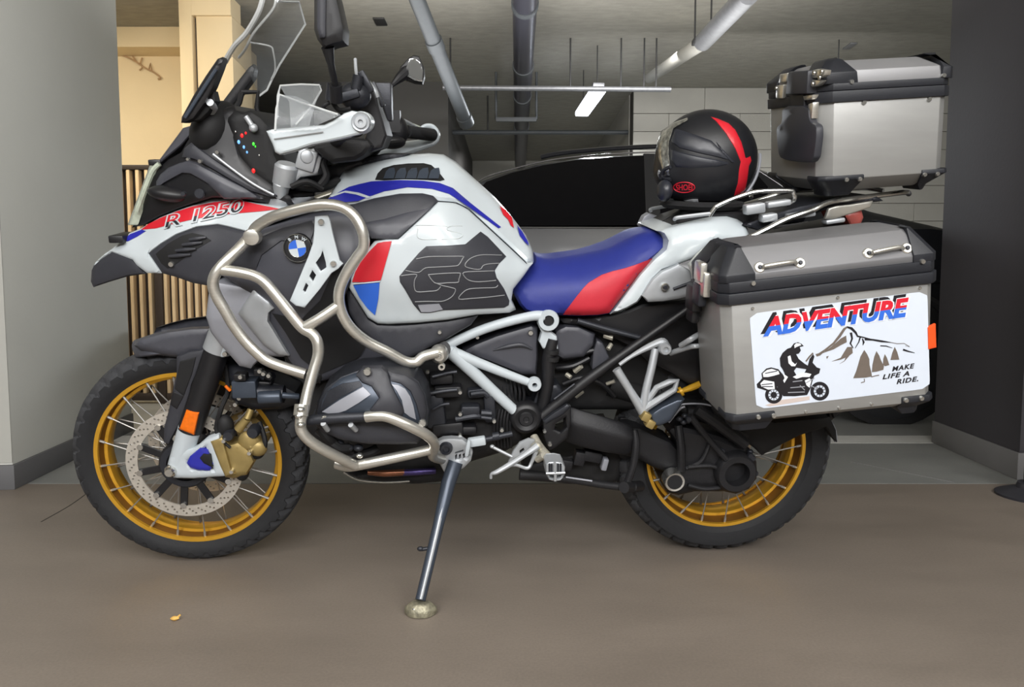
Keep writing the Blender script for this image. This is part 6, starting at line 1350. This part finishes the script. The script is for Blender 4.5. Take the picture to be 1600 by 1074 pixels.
for x in xs_:
    zt = lin(top, x); k = min(1, (x-XF)/.35, (XB-x)/.3); k = max(0, k); pin = .22*(1-math.sqrt(1-(1-k)**2))
    zb_ = min(zbelt-.005, zt-.02); gh = max(0, zt-zbelt); fo = pin
    hs = .30 if XF+.5 < x < XB-.5 else .34
    half = [(.16+fo, hs), (.05+fo, hs+.06), (.015+fo, .55 if zb_ > .7 else .5), (0+fo, min(.74, zb_-.06)), (.02+fo, min(.92, zb_-.03)), (.05+fo, zb_),
            (.06+fo+gh*.08, zb_+min(.01, gh*.3+.004)), (.06+fo+gh*.45+.02, zb_+gh*.55+.008), (.10+fo+gh*.62, zt-.045*min(1, gh/.3)-.003), (.16+fo+gh*.72, zt-.012*min(1, gh/.3)), (.40+fo+gh*.5, zt+.012), (CW/2, zt+.02)]
    ring = [Vector((x, CY0+a, z)) for a, z in half]+[Vector((x, CY0+CW-a, z)) for a, z in reversed(half[:-1])]
    rings.append(ring)
add('body', MB().loft(rings), m_paint, car, ang=32)
# side glass lies on the greenhouse side
def cfn(px, py, ww):
    # greenhouse side plane: rises inwards
    p0 = Vector((0, CY0+.075, zbelt)); n = Vector((0, -1, .55)).normalized(); d = ray(px, py)
    t = (p0+n*ww-CAMO).dot(n)/d.dot(n); return CAMO+d*t
def cpanel(name, poly, lift, th, m, **k): return add(name, panel(poly, lift, thick=th, edge=k.pop('edge', 0), drop=0, g=k.pop('g', 16), fn=cfn), m, car)
win = [(742, 302), (760, 284), (800, 270), (850, 258), (900, 250), (960, 245), (1012, 243), (1014, 352), (830, 353), (700, 353), (705, 335)]
cpanel('side_window', win, .012, .02, m_cglass)
cpanel('side_window', [(1026, 243), (1090, 246), (1150, 258), (1185, 275), (1200, 292), (1196, 345), (1180, 352), (1026, 352)], .012, .02, m_cglass)
cpanel('side_window', [(1204, 296), (1240, 312), (1262, 330), (1256, 346), (1206, 350)], .012, .02, m_cglass)
cpanel('window_pillar', [(1006, 240), (1030, 240), (1032, 356), (1010, 356)], .016, .03, m_cplast)
add('window_trim', MB().tube([cfn(x, y, .016) for x, y in [(690, 356), (760, 356), (830, 356.5), (1000, 357), (1190, 356), (1262, 348)]], .008, 8), m_cchrome, car)
add('window_trim', MB().tube([cfn(x, y, .018) for x, y in [(690, 336), (720, 306), (757, 278), (800, 264.5), (850, 252), (900, 245), (960, 240.5), (1025, 238), (1100, 241), (1150, 251), (1190, 270), (1240, 304), (1270, 330)]], .005, 8), m_cchrome, car)
add('roof_rail', MB().tube([at(x, y, CY0+.36) for x, y in [(845, 246), (880, 239), (960, 232), (1040, 229), (1110, 233), (1170, 245)]], .014, 10), m_paint, car)
add('sill', MB().box((.6, CY0+.08, .30), (3.2, .06, .12)), m_cplast, car, bevel=.02)
for i, x in enumerate((XF+.80, XB-.72)):
    for y in (CY0+.10, CY0+CW-.10):
        w_ = add('wheel', MB().lathe([(.205, -.10), (.30, -.105), (.335, -.085), (.345, -.04), (.345, .04), (.335, .085), (.30, .105), (.205, .10)], (x, y, .345), (0, 1, 0), 48, closed=True), m_rubber, car)
        mb = MB().lathe([(.205, -.09), (.215, -.095), (.205, .06), (.19, .06)], (x, y, .345), (0, 1, 0), 40, closed=True)
        for k in range(5):
            a = 2*math.pi*k/5; e = Vector((math.cos(a), 0, math.sin(a))); mb.tube([Vector((x, y-.07, .345)), Vector((x, y-.08, .345))+e*.1, Vector((x, y-.085, .345))+e*.2], [.035, .025, .03], 8)
        add('wheel_rim', mb, m_engine, w_, keep=True)
    add('wheel_arch', MB().tube([Vector((x+math.cos(a)*.40, CY0+.02, .345+math.sin(a)*.40)) for a in [math.pi*k/14-.1 for k in range(16)]], .03, 8), m_cplast, car)
    add('arch_liner', MB().cyl(Vector((x, CY0+.005, .37)), Vector((x, CY0+.03, .37)), .385, segs=40), m_deep, car)
for x in (-.35, .98): add('door_handle', MB().box((x+.35, CY0-.005, .93), (.18, .025, .022)), m_paint, car, bevel=.008)
add('door_gap', MB().tube([Vector((.68, CY0+.045, 1.06)), Vector((.68, CY0-.001, .75)), Vector((.68, CY0+.012, .40))], .003, 6), m_deep, car)
add('crease', MB().tube([Vector((x, CY0-.0005, .80)) for x in (XF+.5, -.3, .8, XB-.4)], .006, 8), m_paint, car)
add('headlamp', MB().ell((XF+.12, CY0+.22, .74), (.10, .16, .05)), m_lens, car)
add('tail_light', MB().ell((XB-.10, CY0+.2, .86), (.08, .16, .06)), m_redlamp, car)
